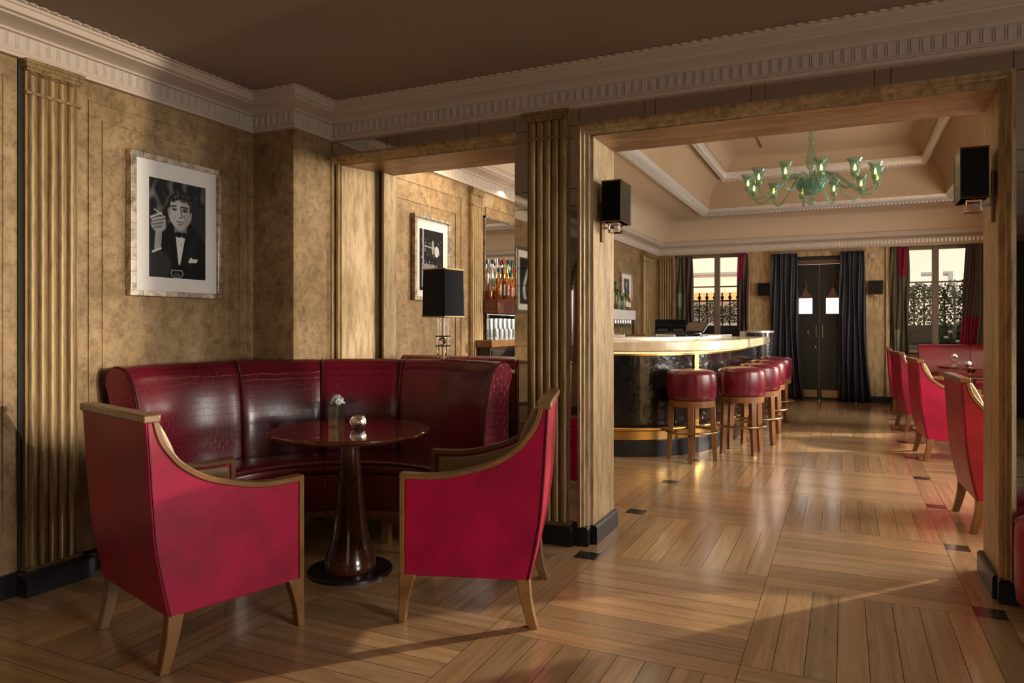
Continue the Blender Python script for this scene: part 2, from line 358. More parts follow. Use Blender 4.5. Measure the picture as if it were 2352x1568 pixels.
    def build(s, name, mats, parent=None, smooth=None, bevel=0, seg=2, sub=0):
        me = bpy.data.meshes.new(name); me.from_pydata(s.v, [], s.f)
        for mm in (mats if isinstance(mats, (list, tuple)) else [mats]): me.materials.append(mm)
        me.polygons.foreach_set('material_index', s.m)
        if s.uv:
            ul = me.uv_layers.new(name='UVMap')
            for p in me.polygons:
                if p.index in s.uv:
                    for li, q in zip(p.loop_indices, s.uv[p.index]): ul.data[li].uv = q
        bm = bmesh.new(); bm.from_mesh(me)
        bmesh.ops.remove_doubles(bm, verts=bm.verts, dist=1e-6); bmesh.ops.recalc_face_normals(bm, faces=bm.faces); bm.to_mesh(me); bm.free()
        if smooth is not None:
            me.shade_smooth(); me.set_sharp_from_angle(angle=R(smooth))
        o = bpy.data.objects.new(name, me); COL.objects.link(o)
        if parent: o.parent = parent
        if bevel:
            b = o.modifiers.new('bevel', 'BEVEL'); b.width = bevel; b.segments = seg; b.limit_method = 'ANGLE'; b.angle_limit = R(40)
            if smooth is None: me.shade_smooth(); me.set_sharp_from_angle(angle=R(50))
        return o
def offsets(path, side, closed):
    N = len(path); out = []
    def nrm(a, b):
        dx, dy = b[0] - a[0], b[1] - a[1]; L = math.hypot(dx, dy); return (-dy / L * side, dx / L * side)
    for i in range(N):
        n0 = nrm(path[i - 1], path[i]) if (closed or i > 0) else None
        n1 = nrm(path[i], path[(i + 1) % N]) if (closed or i < N - 1) else None
        if n0 is None: out.append(n1); continue
        if n1 is None: out.append(n0); continue
        d = 1 + n0[0] * n1[0] + n0[1] * n1[1]; out.append(((n0[0] + n1[0]) / d, (n0[1] + n1[1]) / d))
    return out
def offset_path(path, d, side=1, closed=False):
    return [(p[0] + n[0] * d, p[1] + n[1] * d) for p, n in zip(path, offsets(path, side, closed))]
def tag(o, label, cat, group=None, kind=None):
    o['label'] = label; o['category'] = cat
    if group: o['group'] = group
    if kind: o['kind'] = kind
    return o
def thing(name, label, cat, loc=(0, 0, 0), rz=0, group=None):
    o = bpy.data.objects.new(name, None); COL.objects.link(o); o.empty_display_size = .1
    o.location = loc; o.rotation_euler = (0, 0, rz); return tag(o, label, cat, group)
def struct(o, label=None):
    o['kind'] = 'structure'
    if label: o['label'] = label
    return o
def copy_tree(o, parent=None):
    c = o.copy(); COL.objects.link(c)
    if parent: c.parent = parent
    for ch in list(o.children): copy_tree(ch, c)
    return c
def dup(o, loc, rz, label, group=None):
    c = copy_tree(o); c.location = loc; c.rotation_euler = (0, 0, rz); c['label'] = label
    if group: c['group'] = group
    return c
def smoothpath(pts, n=6):
    """Catmull-Rom through pts"""
    out = []
    for i in range(len(pts) - 1):
        p0 = Vector(pts[max(i - 1, 0)]); p1 = Vector(pts[i]); p2 = Vector(pts[i + 1]); p3 = Vector(pts[min(i + 2, len(pts) - 1)])
        for k in range(n):
            t = k / n
            out.append(tuple(.5 * ((2 * p1) + (p2 - p0) * t + (2 * p0 - 5 * p1 + 4 * p2 - p3) * t * t + (3 * p1 - p0 - 3 * p2 + p3) * t ** 3)))
    out.append(tuple(pts[-1])); return out

# ------------------------------------------------------------------ the setting: main room
XL, XR, YR = -3.5, 3.6, -4.0           # left wall, right wall, rear wall of the main room
YP, YB = 3.89, 4.31                    # partition front and back
BL, BRR, BB = -3.13, 2.43, 13.0        # bar room left, right and back walls
ZC = 2.705

def make_floor():
    b = MB(); tints = []
    px, py, ox, oy, w = 1.845, 1.01, -1.272, 3.69, .12
    b.box(-3.9, 3.9, -4.3, 13.4, -.06, -.0015, 2); tints += [(1, 1, 1)] * 6
    x0g, x1g, y0g, y1g = -3.75, 3.75, -4.15, 13.1
    def plank(x0, x1, y0, y1, along, m=0):
        a, c, d, e = max(x0, x0g), min(x1, x1g), max(y0, y0g), min(y1, y1g)
        if c - a < .004 or e - d < .004: return
        g = .0011; a += g; c -= g; d += g; e -= g
        ou, ov = random.uniform(0, 60), random.uniform(0, 60)
        vs = [(a, d, 0), (c, d, 0), (c, e, 0), (a, e, 0)]
        uv = [((q[0] if along == 'x' else q[1]) + ou, (q[1] if along == 'x' else q[0]) + ov) for q in vs]
        b.add(vs, [(0, 1, 2, 3)], m, [uv])
        t = random.uniform(.74, 1.14); wr = random.uniform(-.04, .05)
        tints.append((t * (1 + wr), t, t * (1 - wr)))
    for i in range(-2, 4):
        for j in range(-9, 11):
            cx, cy = ox + i * px, oy + j * py
            plank(cx - w / 2, cx + w / 2, cy - w / 2, cy + w / 2, 'y', 1 if j >= 0 else 0)
            plank(cx - w / 2, cx + w / 2, cy + w / 2, cy + py - w / 2, 'y')
            sx, sy = (px - w) / 2, py - w
            for h in range(2):
                X0 = cx + w / 2 + h * sx; Y0 = cy + w / 2
                plank(X0, X0 + sx, cy - w / 2, cy + w / 2, 'x')
                vert = (h + j) % 2 == 0
                n = 8
                for k in range(n):
                    if vert: plank(X0 + sx * k / n, X0 + sx * (k + 1) / n, Y0, Y0 + sy, 'y')
                    else: plank(X0, X0 + sx, Y0 + sy * k / n, Y0 + sy * (k + 1) / n, 'x')
    me = bpy.data.meshes.new('floor'); me.from_pydata(b.v, [], b.f)
    for k in ('floor', 'inlay', 'gap'): me.materials.append(M[k])
    me.polygons.foreach_set('material_index', b.m)
    me.uv_layers.new(name='UVMap'); me.color_attributes.new('tint', 'FLOAT_COLOR', 'CORNER')
    ul = me.uv_layers['UVMap']; ca = me.color_attributes['tint']
    for p in me.polygons:
        for k, li in enumerate(p.loop_indices):
            if p.index in b.uv: ul.data[li].uv = b.uv[p.index][k]
            ca.data[li].color = tints[p.index] + (1,)
    o = bpy.data.objects.new('floor', me); COL.objects.link(o); struct(o, 'oak basket-weave floor with black square inlays')
make_floor()
struct(MB().box(XL - .2, XR + .2, YR - .2, YP + .02, ZC, ZC + .2).build('ceiling', M['ceil']), 'flat taupe ceiling of the front lounge')
struct(MB().box(XL - .3, XL, YR - .2, YP + .6, 0, ZC + .1).build('wall_left', M['gold']), 'gold plaster wall at the left of the lounge')
struct(MB().box(XL - .1, -3.16, 3.5, YP + .05, 0, ZC).build('wall_pier', M['gold']), 'gold plaster pier at the left of the openings')
# rear wall with an opening added at the fill lamp, right wall with a tall window
b = MB(); b.box(XL - .2, -.8, YR - .2, YR, 0, ZC); b.box(2.0, XR + .2, YR - .2, YR, 0, ZC); b.box(-.8, 2, YR - .2, YR, 0, .9); b.box(-.8, 2, YR - .2, YR, 2.45, ZC)
struct(b.build('wall_rear', M['gold']))
b = MB(); WY0, WY1, WZ0, WZ1 = .15, 1.8375, .45, 2.62
b.box(XR, XR + .2, YR, WY0, 0, ZC); b.box(XR, XR + .2, WY1, 2.22, 0, ZC); b.box(XR, XR + .2, WY0, WY1, 0, WZ0); b.box(XR, XR + .2, WY0, WY1, WZ1, ZC)
b.box(XR, XR + .2, 2.22, 2.62, 0, .5); b.box(XR, XR + .2, 2.22, 2.62, 2.16, ZC); b.box(XR, XR + .2, 2.62, YB, 0, ZC)
struct(b.build('wall_right', M['gold']))

# partition core, jambs and soffits
b = MB()
b.prism([(-1.79, YP), (-1.36, YP), (-1.31, YP + .02), (-1.31, YB), (-1.79, YB)], 0, 2.9, 'z', 0)
b.prism([(.64, YP + .02), (.69, YP), (XR, YP), (XR, YB), (.64, YB)], 0, 2.9, 'z', 0)
b.prism([(XL - .1, YP), (-3.09, YP), (-2.965, YB), (XL - .1, YB)], 0, 2.9, 'z', 0)
struct(b.build('wall_partition', M['goldv']), 'gold partition between lounge and bar')
struct(MB().box(-1.315, .645, YP, YB, 2.335, 2.9).build('wall_lintel', M['goldh']), 'gold leaf lintel over the wide opening')
struct(MB().box(-3.1, -1.785, YP, YB, 2.335, 2.9).build('wall_lintel', M['goldh']), 'gold leaf lintel over the banquette opening')
struct(MB().box(-3.05, -1.79, 3.99, 4.28, 0, .96).build('wall_dado', M['gold']), 'low wall inside the banquette opening')

# mirror cladding on the lounge face of the partition
def mirror_panels():
    b = MB(); y0, y1 = YP - .022, YP - .001; g = .0016
    def pan(x0, x1, z0, z1): b.box(x0 + g, x1 - g, y0, y1, z0 + g, z1 - g, 0)
    zs = [.10, .57, .67, 1.03, 1.13, 1.49, 1.59, 1.94, 2.04, 2.40]
    for x0, x1 in ((-1.79, -1.70), (-1.44, -1.38), (.69, 1.13)):
        for a, c in zip(zs[:-1], zs[1:]): pan(x0, x1, a, c)
    for xs in ([-3.155, -2.71, -2.62, -2.12, -2.03, -1.79, -1.70], [-1.44, -1.38, -1.0, -.94, -.44, -.37, .13, .20, .69, 1.13]):
        for a, c in zip(xs[:-1], xs[1:]): pan(a, c, 2.40, 2.53)
    b.box(-3.155, -1.70, YP - .012, YP, 2.40, 2.53, 1); b.box(-1.79, -1.70, YP - .012, YP, .1, 2.4, 1); b.box(-1.44, -1.38, YP - .012, YP, .1, 2.4, 1)
    b.box(.69, 1.13, YP - .012, YP, .1, 2.53, 1); b.box(-1.44, .69, YP - .012, YP, 2.4, 2.53, 1)
    struct(b.build('wall_mirror', [M['mirror'], M['gap']]), 'antique mirror panels on the partition')
mirror_panels()

# architraves (gold stepped mouldings round the openings)
def architrave(name, x0, x1, left=True, right=True):
    b = MB(); prof = [(0, 0), (0, -.05), (.018, -.058), (.022, -.04), (.034, -.036), (.038, -.018), (.052, -.012), (.06, 0)]  # (inward, y)
    def pts(cx, cz, sx, sz): return [(cx + sx * i, YP + d, cz + sz * i) for i, d in prof]
    k = len(prof); rings = []
    zt = 2.40
    if left: rings.append([(x0 + i, YP + d, .10) for i, d in prof]); rings.append([(x0 + i, YP + d, zt - i) for i, d in prof])
    else: rings.append([(x0, YP + d, zt - i) for i, d in prof])
    if right: rings.append([(x1 - i, YP + d, zt - i) for i, d in prof]); rings.append([(x1 - i, YP + d, .10) for i, d in prof])
    else: rings.append([(x1, YP + d, zt - i) for i, d in prof])
    vs = [p for r in rings for p in r]; fs = []
    for i in range(len(rings) - 1):
        for q in range(k): fs.append((i * k + q, i * k + (q + 1) % k, (i + 1) * k + (q + 1) % k, (i + 1) * k + q))
    fs += [tuple(range(k)), tuple((len(rings) - 1) * k + q for q in range(k))]
    b.add(vs, fs); struct(b.build(name, M['goldv'], smooth=35))
architrave('trim_1', -1.382, .695)
architrave('trim_2', -3.155, -1.785, False, False)
struct(MB().box(-3.16, -3.145, 3.86, 3.885, .1, 2.4).box(-3.125, -3.105, 3.875, 3.9, .1, 2.36).build('trim_3', M['goldv'], bevel=.004))

# cornice of the main room
CP = [(.0, 2.495), (.034, 2.495), (.036, 2.512), (.030, 2.518), (.030, 2.528), (.026, 2.532), (.026, 2.600), (.040, 2.604), (.042, 2.612), (.05, 2.618), (.10, 2.632),
      (.128, 2.642), (.132, 2.650), (.146, 2.655), (.150, 2.668), (.150, 2.682), (.158, 2.686), (.162, 2.696), (.17, 2.698), (.174, ZC), (0, ZC)]
CPATH = [(XR, YP - .02), (-3.16, YP - .02), (-3.16, 3.5), (XL, 3.5), (XL, YR), (XR, YR), (XR, YP - .02)]
struct(MB().sweep(CP, CPATH, 1).build('trim_4', M['cornice'], smooth=30), 'painted cornice with silver fluted band')
def flutes(name, path, p, z0, z1, step, parent=None, w=.008, skip=None, mats='silver'):
    b = MB(); q = offset_path(path, p, 1)
    for a, c in zip(q[:-1], q[1:]):
        dx, dy = c[0] - a[0], c[1] - a[1]; L = math.hypot(dx, dy); ux, uy = dx / L, dy / L; nx, ny = -uy, ux
        n = max(1, int(L / step)); 
        for i in range(n):
            t = (i + .5) * L / n; x, y = a[0] + ux * t, a[1] + uy * t
            if skip and skip(x, y): continue
            for o, ww, h in ((-.006, w * .5, .005), (.006, w * .32, .0035)):
                cxx, cyy = x + ux * o, y + uy * o
                pl = [(cxx - ux * ww - nx * .001, cyy - uy * ww - ny * .001), (cxx + ux * ww - nx * .001, cyy + uy * ww - ny * .001), (cxx + ux * ww + nx * h, cyy + uy * ww + ny * h), (cxx - ux * ww + nx * h, cyy - uy * ww + ny * h)]
                b.prism(pl, z0, z1, 'z')
    return struct(b.build(name, M[mats], parent))
flutes('trim_5', CPATH[:5], .026, 2.536, 2.596, .0475, skip=lambda x, y: y < .3 and x < -3)
# beaded edge where the cornice meets the ceiling
b = MB(); q = offset_path(CPATH[:5], .168, 1)
for a, c in zip(q[:-1], q[1:]):
    L = math.hypot(c[0] - a[0], c[1] - a[1]); n = int(L / .05)
    for i in range(n):
        t = (i + .5) / n; x, y = a[0] + (c[0] - a[0]) * t, a[1] + (c[1] - a[1]) * t
        if y > .2 and x < 2.4: b.lathe([(.003, -.006), (.018, -.004), (.022, .001)], 8, (x, y, ZC - .003))
struct(b.build('trim_6', M['cornice'], smooth=60))

# pilasters: five reeds, collar and cap
def pilaster(name, x0, y0, along, width, depth, z0, z1, out, n=5, scale=1.0):
    """along: unit plan vector of the face, out: unit plan vector out of the wall"""
    def pt(t, d): return (x0 + along[0] * t + out[0] * d, y0 + along[1] * t + out[1] * d)
    b = MB(); poly = [pt(0, -.005), pt(0, depth * .55)]; rw = width * .92 / n; m0 = width * .04
    for i in range(n):
        for k in range(9):
            a = pi * k / 8; poly.append(pt(m0 + rw * (i + .5) - rw * .47 * cos(a), depth * .55 + rw * .36 * sin(a)))
    poly += [pt(width, depth * .55), pt(width, -.005)]
    b.prism(poly, z0, z1 - .05 * scale, 'z')
    dd = depth * .55 + rw * .36
    def blk(t0, t1, d1, za, zb): b.prism([pt(t0, -.004), pt(t1, -.004), pt(t1, d1), pt(t0, d1)], za, zb, 'z')
    blk(-.004, width + .004, dd + .004, z1 - .052 * scale, z1 - .034 * scale); blk(-.010, width + .010, dd + .011, z1 - .036 * scale, z1 - .016 * scale); blk(-.014, width + .014, dd + .018, z1 - .018 * scale, z1)
    zc = z1 - .155 * scale
    blk(-.007, width + .007, dd + .005, zc - .007, zc + .007)
    for i in range(n):
        p = pt(m0 + rw * (i + .5), dd - .012); b.ball((p[0], p[1], z1 - .062 * scale), rw * .42, 8, .5)
    blk(-.008, width + .008, dd + .006, z0, z0 + .018)
    return struct(b.build(name, M['reed'], smooth=40))
pilaster('trim_7', XL, 2.055, (0, 1), .255, .055, .10, 2.495, (1, 0))
pilaster('trim_8', -1.70, YP - .004, (1, 0), .26, .055, .10, 2.495, (0, -1))
struct(MB().box(XL - .002, XL + .010, 2.036, 2.056, .1, 2.494).build('shadow_gap_strip', M['gap']))  # dark strip painting the shade of the recess beside the pilaster

# panel mouldings (nested rectangular lines) on a wall of constant x
def panel_lines(name, x, y0, y1, z0, z1, w=.008, d=.007):
    b = MB()
    for (a, c, e, f) in ((y0, y1, z1 - w, z1), (y0, y1, z0, z0 + w), (y0, y0 + w, z0 + w, z1 - w), (y1 - w, y1, z0 + w, z1 - w)): b.box(x - .002, x + d, a, c, e, f)
    return struct(b.build(name, M['gold']))
panel_lines('trim_10', XL, 2.38, 3.46, .3, 2.405)
panel_lines('trim_11', XL, 2.455, 3.385, .4, 2.318)
panel_lines('trim_12', XL, .55, 1.98, .3, 2.405); panel_lines('trim_13', XL, .63, 1.9, .4, 2.318)

# baseboards
def base(name, path, h=.105, t=.028):
    struct(MB().sweep([(0, 0), (t, 0), (t, h - .012), (t - .008, h), (0, h)], path, 1).build(name, M['black'], smooth=30))
base('baseboard_left', [(XL, 3.5), (XL, YR)])
base('baseboard_pilaster', [(XL, 2.32), (XL + .075, 2.32), (XL + .075, 2.045), (XL, 2.045)], .107, .026)
base('baseboard_pier', [(-1.31, YB), (-1.31, YP + .03), (-1.345, YP + .03), (-1.345, YP - .03), (-1.385, YP - .03), (-1.43, YP - .03), (-1.43, YP - .075), (-1.71, YP - .075), (-1.71, YP - .02), (-1.79, YP - .02)])
base('baseboard_right', [(1.6, YP - .02), (.69, YP - .03), (.655, YP - .03), (.655, YP + .03), (.64, YP + .03), (.64, YB)])

# ------------------------------------------------------------------ bar room shell
b = MB(); b.box(BL - .3, BL, YB, BB + .2, 0, 4.1); struct(b.build('wall_bar_left', M['gold']), 'gold wall behind the bar')
W1 = (-2.80, -1.52); W2 = (.66, 2.0); DX = (-1.0, .22); WZ = (.87, 2.52)
b = MB()
for x0, x1, z0, z1 in ((BL - .3, W1[0], 0, 4.1), (W1[0], W1[1], 0, WZ[0]), (W1[0], W1[1], WZ[1], 4.1), (W1[1], DX[0], 0, 4.1), (DX[0], DX[1], 2.42, 4.1), (DX[1], W2[0], 0, 4.1), (W2[0], W2[1], 0, WZ[0]), (W2[0], W2[1], WZ[1], 4.1), (W2[1], BRR + .3, 0, 4.1)):
    b.box(x0, x1, BB, BB + .32, z0, z1)
struct(b.build('wall_bar_back', M['goldv']), 'gold wall with street windows and door')
b = MB()
for y0, y1 in ((YB, 4.65), (7.15, 9.1), (10.7, BB + .2)): b.box(BRR, BRR + .25, y0, y1, 0, 4.1)
for y0, y1 in ((4.65, 7.15), (9.1, 10.7)): b.box(BRR, BRR + .25, y0, y1, 0, .85); b.box(BRR, BRR + .25, y0, y1, 2.52, 4.1)
struct(b.build('wall_bar_right', M['gold']))
struct(MB().box(BL - .3, BRR + .3, YB - .42, YB - .001, 2.9, 4.1).build('wall_bar_front', M['cream']))
BP = [(BL, YB), (BRR, YB), (BRR, BB), (BL, BB)]
dz = .035
CPB = [(p, z + dz) for p, z in CP[:-1]] + [(.174, ZC + dz + .01), (0, ZC + dz + .01)]
struct(MB().sweep(CPB, BP, 1, True).build('trim_14', M['cornice'], smooth=30), 'fluted cornice of the bar room')
flutes('trim_15', BP + [BP[0]], .026, 2.536 + dz, 2.596 + dz, .052, w=.016, mats='silver')
ZF, ZG, ZT = 3.10, 3.60, 3.86
def quarter(p0, z0, p1, z1, n=10, flip=False):
    out = []
    for i in range(n + 1):
        a = pi / 2 * i / n
        out.append((p0 + (p1 - p0) * (1 - cos(a)), z0 + (z1 - z0) * sin(a)) if not flip else (p0 + (p1 - p0) * sin(a), z0 + (z1 - z0) * (1 - cos(a))))
    return out
OUT = [(-2.07, 5.38), (1.37, 5.38), (1.37, 11.97), (-2.07, 11.97)]
INN = offset_path(OUT, .34, 1, True)
TOP = offset_path(INN, .30, 1, True)
b = MB(); b.sweep(quarter(.13, ZC + dz, .50, ZF), BP, 1, True)
FL = offset_path(BP, .50, 1, True)
vs = [(p[0], p[1], ZF) for p in FL] + [(p[0], p[1], ZF) for p in OUT]
b.add(vs, [(i, (i + 1) % 4, 4 + (i + 1) % 4, 4 + i) for i in range(4)])
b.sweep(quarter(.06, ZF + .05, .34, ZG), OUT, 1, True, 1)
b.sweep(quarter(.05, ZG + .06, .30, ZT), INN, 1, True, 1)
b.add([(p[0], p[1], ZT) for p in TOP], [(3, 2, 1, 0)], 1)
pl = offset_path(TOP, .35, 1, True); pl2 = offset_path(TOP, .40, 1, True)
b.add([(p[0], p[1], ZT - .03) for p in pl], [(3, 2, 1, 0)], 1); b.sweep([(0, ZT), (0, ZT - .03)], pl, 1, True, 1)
struct(b.build('ceiling_bar', [M['cream'], M['tanshade']], smooth=40), 'stepped and coved ceiling of the bar')
b = MB(); prof = [(-.11, ZF), (-.105, ZF - .02), (-.07, ZF - .035), (-.05, ZF - .02), (-.02, ZF - .03), (.02, ZF - .01), (.045, ZF + .02), (.06, ZF + .06)]
b.sweep(prof, OUT, 1, True); struct(b.build('trim_16', M['silver'], smooth=25), 'silver moulding round the ceiling coffer')
b = MB(); prof = [(0, ZG - .01), (-.02, ZG - .04), (-.005, ZG - .06), (.03, ZG - .045), (.04, ZG - .02), (.045, ZG + .07)]
b.sweep(prof, INN, 1, True); struct(b.build('trim_17', M['silver'], smooth=25), 'silver moulding round the upper coffer')
flutes('trim_18', OUT + [OUT[0]], -.045, ZF - .045, ZF - .018, .05, w=.02, mats='silver')
flutes('trim_19', INN + [INN[0]], -.012, ZG - .075, ZG - .05, .05, w=.02, mats='silver')
struct(MB().box(BL - .3, BRR + .3, YB - .4, BB + .3, 4.1, 4.3).box(XL - .3, XR + .4, YR - .3, YB - .35, ZC + .2, ZC + .4).build('ceiling_roof', M['facade']))
panel_lines('trim_20', BL, 4.42, 5.62, .3, 2.40); panel_lines('trim_21', BL, 4.50, 5.52, .4, 2.25)
panel_lines('trim_22', BL, 9.2, 11.62, .3, 2.42); panel_lines('trim_23', BL, 9.3, 11.5, .4, 2.28); panel_lines('trim_24', BL, 6.1, 9.0, 1.0, 2.40)
pilaster('trim_25', BL, 5.76, (0, 1), .23, .05, .10, 2.52, (1, 0))
pilaster('trim_26', BL, 11.85, (0, 1), .80, .07, .10, 2.50, (1, 0), 6)
pilaster('trim_27', BL + .04, BB, (1, 0), .24, .05, .10, 2.50, (0, -1))
struct(MB().box(-2.965, -2.945, YB - .14, YB + .02, .1, 2.335).box(-2.985, -2.955, YB - .02, YB + .03, .1, 2.335).build('trim_28', M['goldv'], bevel=.006))
base('baseboard_back', [(BRR, BB), (.24, BB)]); base('baseboard_back_left', [(-1.02, BB), (BL, BB)]); base('baseboard_bar_left', [(BL, BB), (BL, YB)])
struct(MB().box(-1.56, -1.50, BB - .05, BB, .1, 2.52).box(.60, .66, BB - .05, BB, .1, 2.52).box(-2.84, -2.80, BB - .04, BB, .1, 2.50).box(.24, .27, BB - .02, BB, .1, 2.5).build('trim_29', M['goldv'], bevel=.006), 'flat gold strips beside the windows')

def side_window(name, y0, y1, z0=.85, z1=2.52):
    r = bpy.data.objects.new(name, None); COL.objects.link(r); r.location = (BRR + .10, 0, 0); struct(r); f = MB()
    for a, c, e, g in ((y0, y0 + .05, z0, z1), (y1 - .05, y1, z0, z1), ((y0 + y1) / 2 - .03, (y0 + y1) / 2 + .03, z0, z1), (y0, y1, z0, z0 + .06), (y0, y1, z1 - .05, z1), (y0, y1, 1.42, 1.45), (y0, y1, 1.94, 1.97)): f.box(-.02, .02, a, c, e, g)
    f.build('frame', M['frame'], r); MB().box(-.003, .003, y0 + .05, y1 - .05, z0 + .06, z1 - .05).build('pane', M['pane'], r)
side_window('window_3', 4.65, 7.15); side_window('window_4', 9.1, 10.7)
# street windows: frame, mullion, bars, panes
def window(name, x0, x1, mull, label):
    r = bpy.data.objects.new(name, None); COL.objects.link(r); r.location = (0, BB + .14, 0); struct(r, label)
    z0, z1 = WZ; f = MB(); t = .045
    f.box(x0, x0 + t, -.04, .04, z0, z1); f.box(x1 - t, x1, -.04, .04, z0, z1); f.box(x0, x1, -.04, .04, z1 - .05, z1); f.box(x0, x1, -.04, .04, z0, z0 + .07); f.box(mull - .045, mull + .045, -.05, .05, z0, z1)
    f.build('frame', M['frame'], r, bevel=.006)
    for z in (1.43, 1.95):
        MB().box(x0, mull, -.02, .02, z - .011, z + .011).box(mull, x1, -.02, .02, z - .011, z + .011).build('glazing_bar', M['frame'], r)
    MB().box(x0 + t, mull - .04, -.003, .003, z0 + .06, z1 - .04).build('pane', M['pane'], r); MB().box(mull + .04, x1 - t, -.003, .003, z0 + .06, z1 - .04).build('pane', M['pane'], r)
    MB().box(x0 - .06, x1 + .06, -.2, -.05, z0 - .05, z0).build('sill', M['sill'], r, bevel=.008)
window('window_1', W1[0], W1[1], -2.07, 'sash window behind the bar with railings outside')
window('window_2', W2[0], W2[1], 1.305, 'sash window at the right with hedge outside')

# street door
def door():
    r = bpy.data.objects.new('door_1', None); COL.objects.link(r); r.location = (-.39, BB + .10, 0); struct(r, 'dark double door with lantern panes')
    MB().box(-.61, -.56, -.06, .05, 0, 2.42).box(.56, .61, -.06, .05, 0, 2.42).box(-.61, .61, -.06, .05, 2.36, 2.42).build('door_frame', M['doorp'], r, bevel=.005)
    MB().box(-.56, .56, -.05, .0, 2.29, 2.36).build('head_strip', M['bronze'], r)
    for s in (-1, 1):
        x0, x1 = (-.555, -.004) if s < 0 else (.004, .555)
        lf = MB().box(x0, x1, -.035, .02, .001, 2.285).build('door_leaf', M['doorp'], r, bevel=.003)
        cx = s * .21
        MB().box(cx - .105, cx + .105, -.041, -.036, 1.455, 1.715).build('lantern_pane', M['lant'], lf)
        b = MB()
        for k in range(9): xx = cx - .105 + .21 * k / 8; b.box(xx - .002, xx + .002, -.044, -.041, 1.455, 1.715)
        b.box(cx - .112, cx + .112, -.045, -.036, 1.447, 1.455); b.box(cx - .112, cx - .105, -.045, -.036, 1.455, 1.715); b.box(cx + .105, cx + .112, -.045, -.036, 1.455, 1.715)
        b.build('lantern_bars', M['bronze'], lf)
        hood = [(cx - .112, 1.715), (cx + .112, 1.715), (cx + .07, 1.76), (cx + .03, 1.83), (cx + .012, 1.89), (cx - .012, 1.89), (cx - .03, 1.83), (cx - .07, 1.76)]
        b = MB().prism(hood, -.045, -.036, 'y'); b.ball((cx, -.036, 1.915), .032, 10)
        pts = [(cx, -.042, 1.94)] + [(cx + s * (.15 - .15 * cos(a)), -.042, 1.94 + .17 * sin(a)) for a in [pi / 2 * k / 8 for k in range(1, 9)]]
        b.tube(pts, .007, 8); b.build('lantern_hood', M['bronze'], lf, smooth=40)
        hp = [(s * .05, -.05, 1.05), (s * .05, -.05, 1.27)] + [(s * (.05 + .13 * sin(a)), -.05, 1.16 + .11 * cos(a)) for a in [pi * k / 10 for k in range(1, 10)]]
        MB().tube(hp, .005, 6, True).build('handle', M['agedbrass'], lf)
        MB().box(x0 + .03, x1 - .03, -.040, -.034, .05, .17).build('kick_plate', M['agedbrass'], lf)
        if s < 0: MB().ball((-.06, -.055, .89), .022, 10).build('knob', M['brass'], lf, smooth=60)
    MB().box(-.006, .006, -.04, -.03, .02, 2.28).build('meeting_bead', M['bronze'], r)
door()

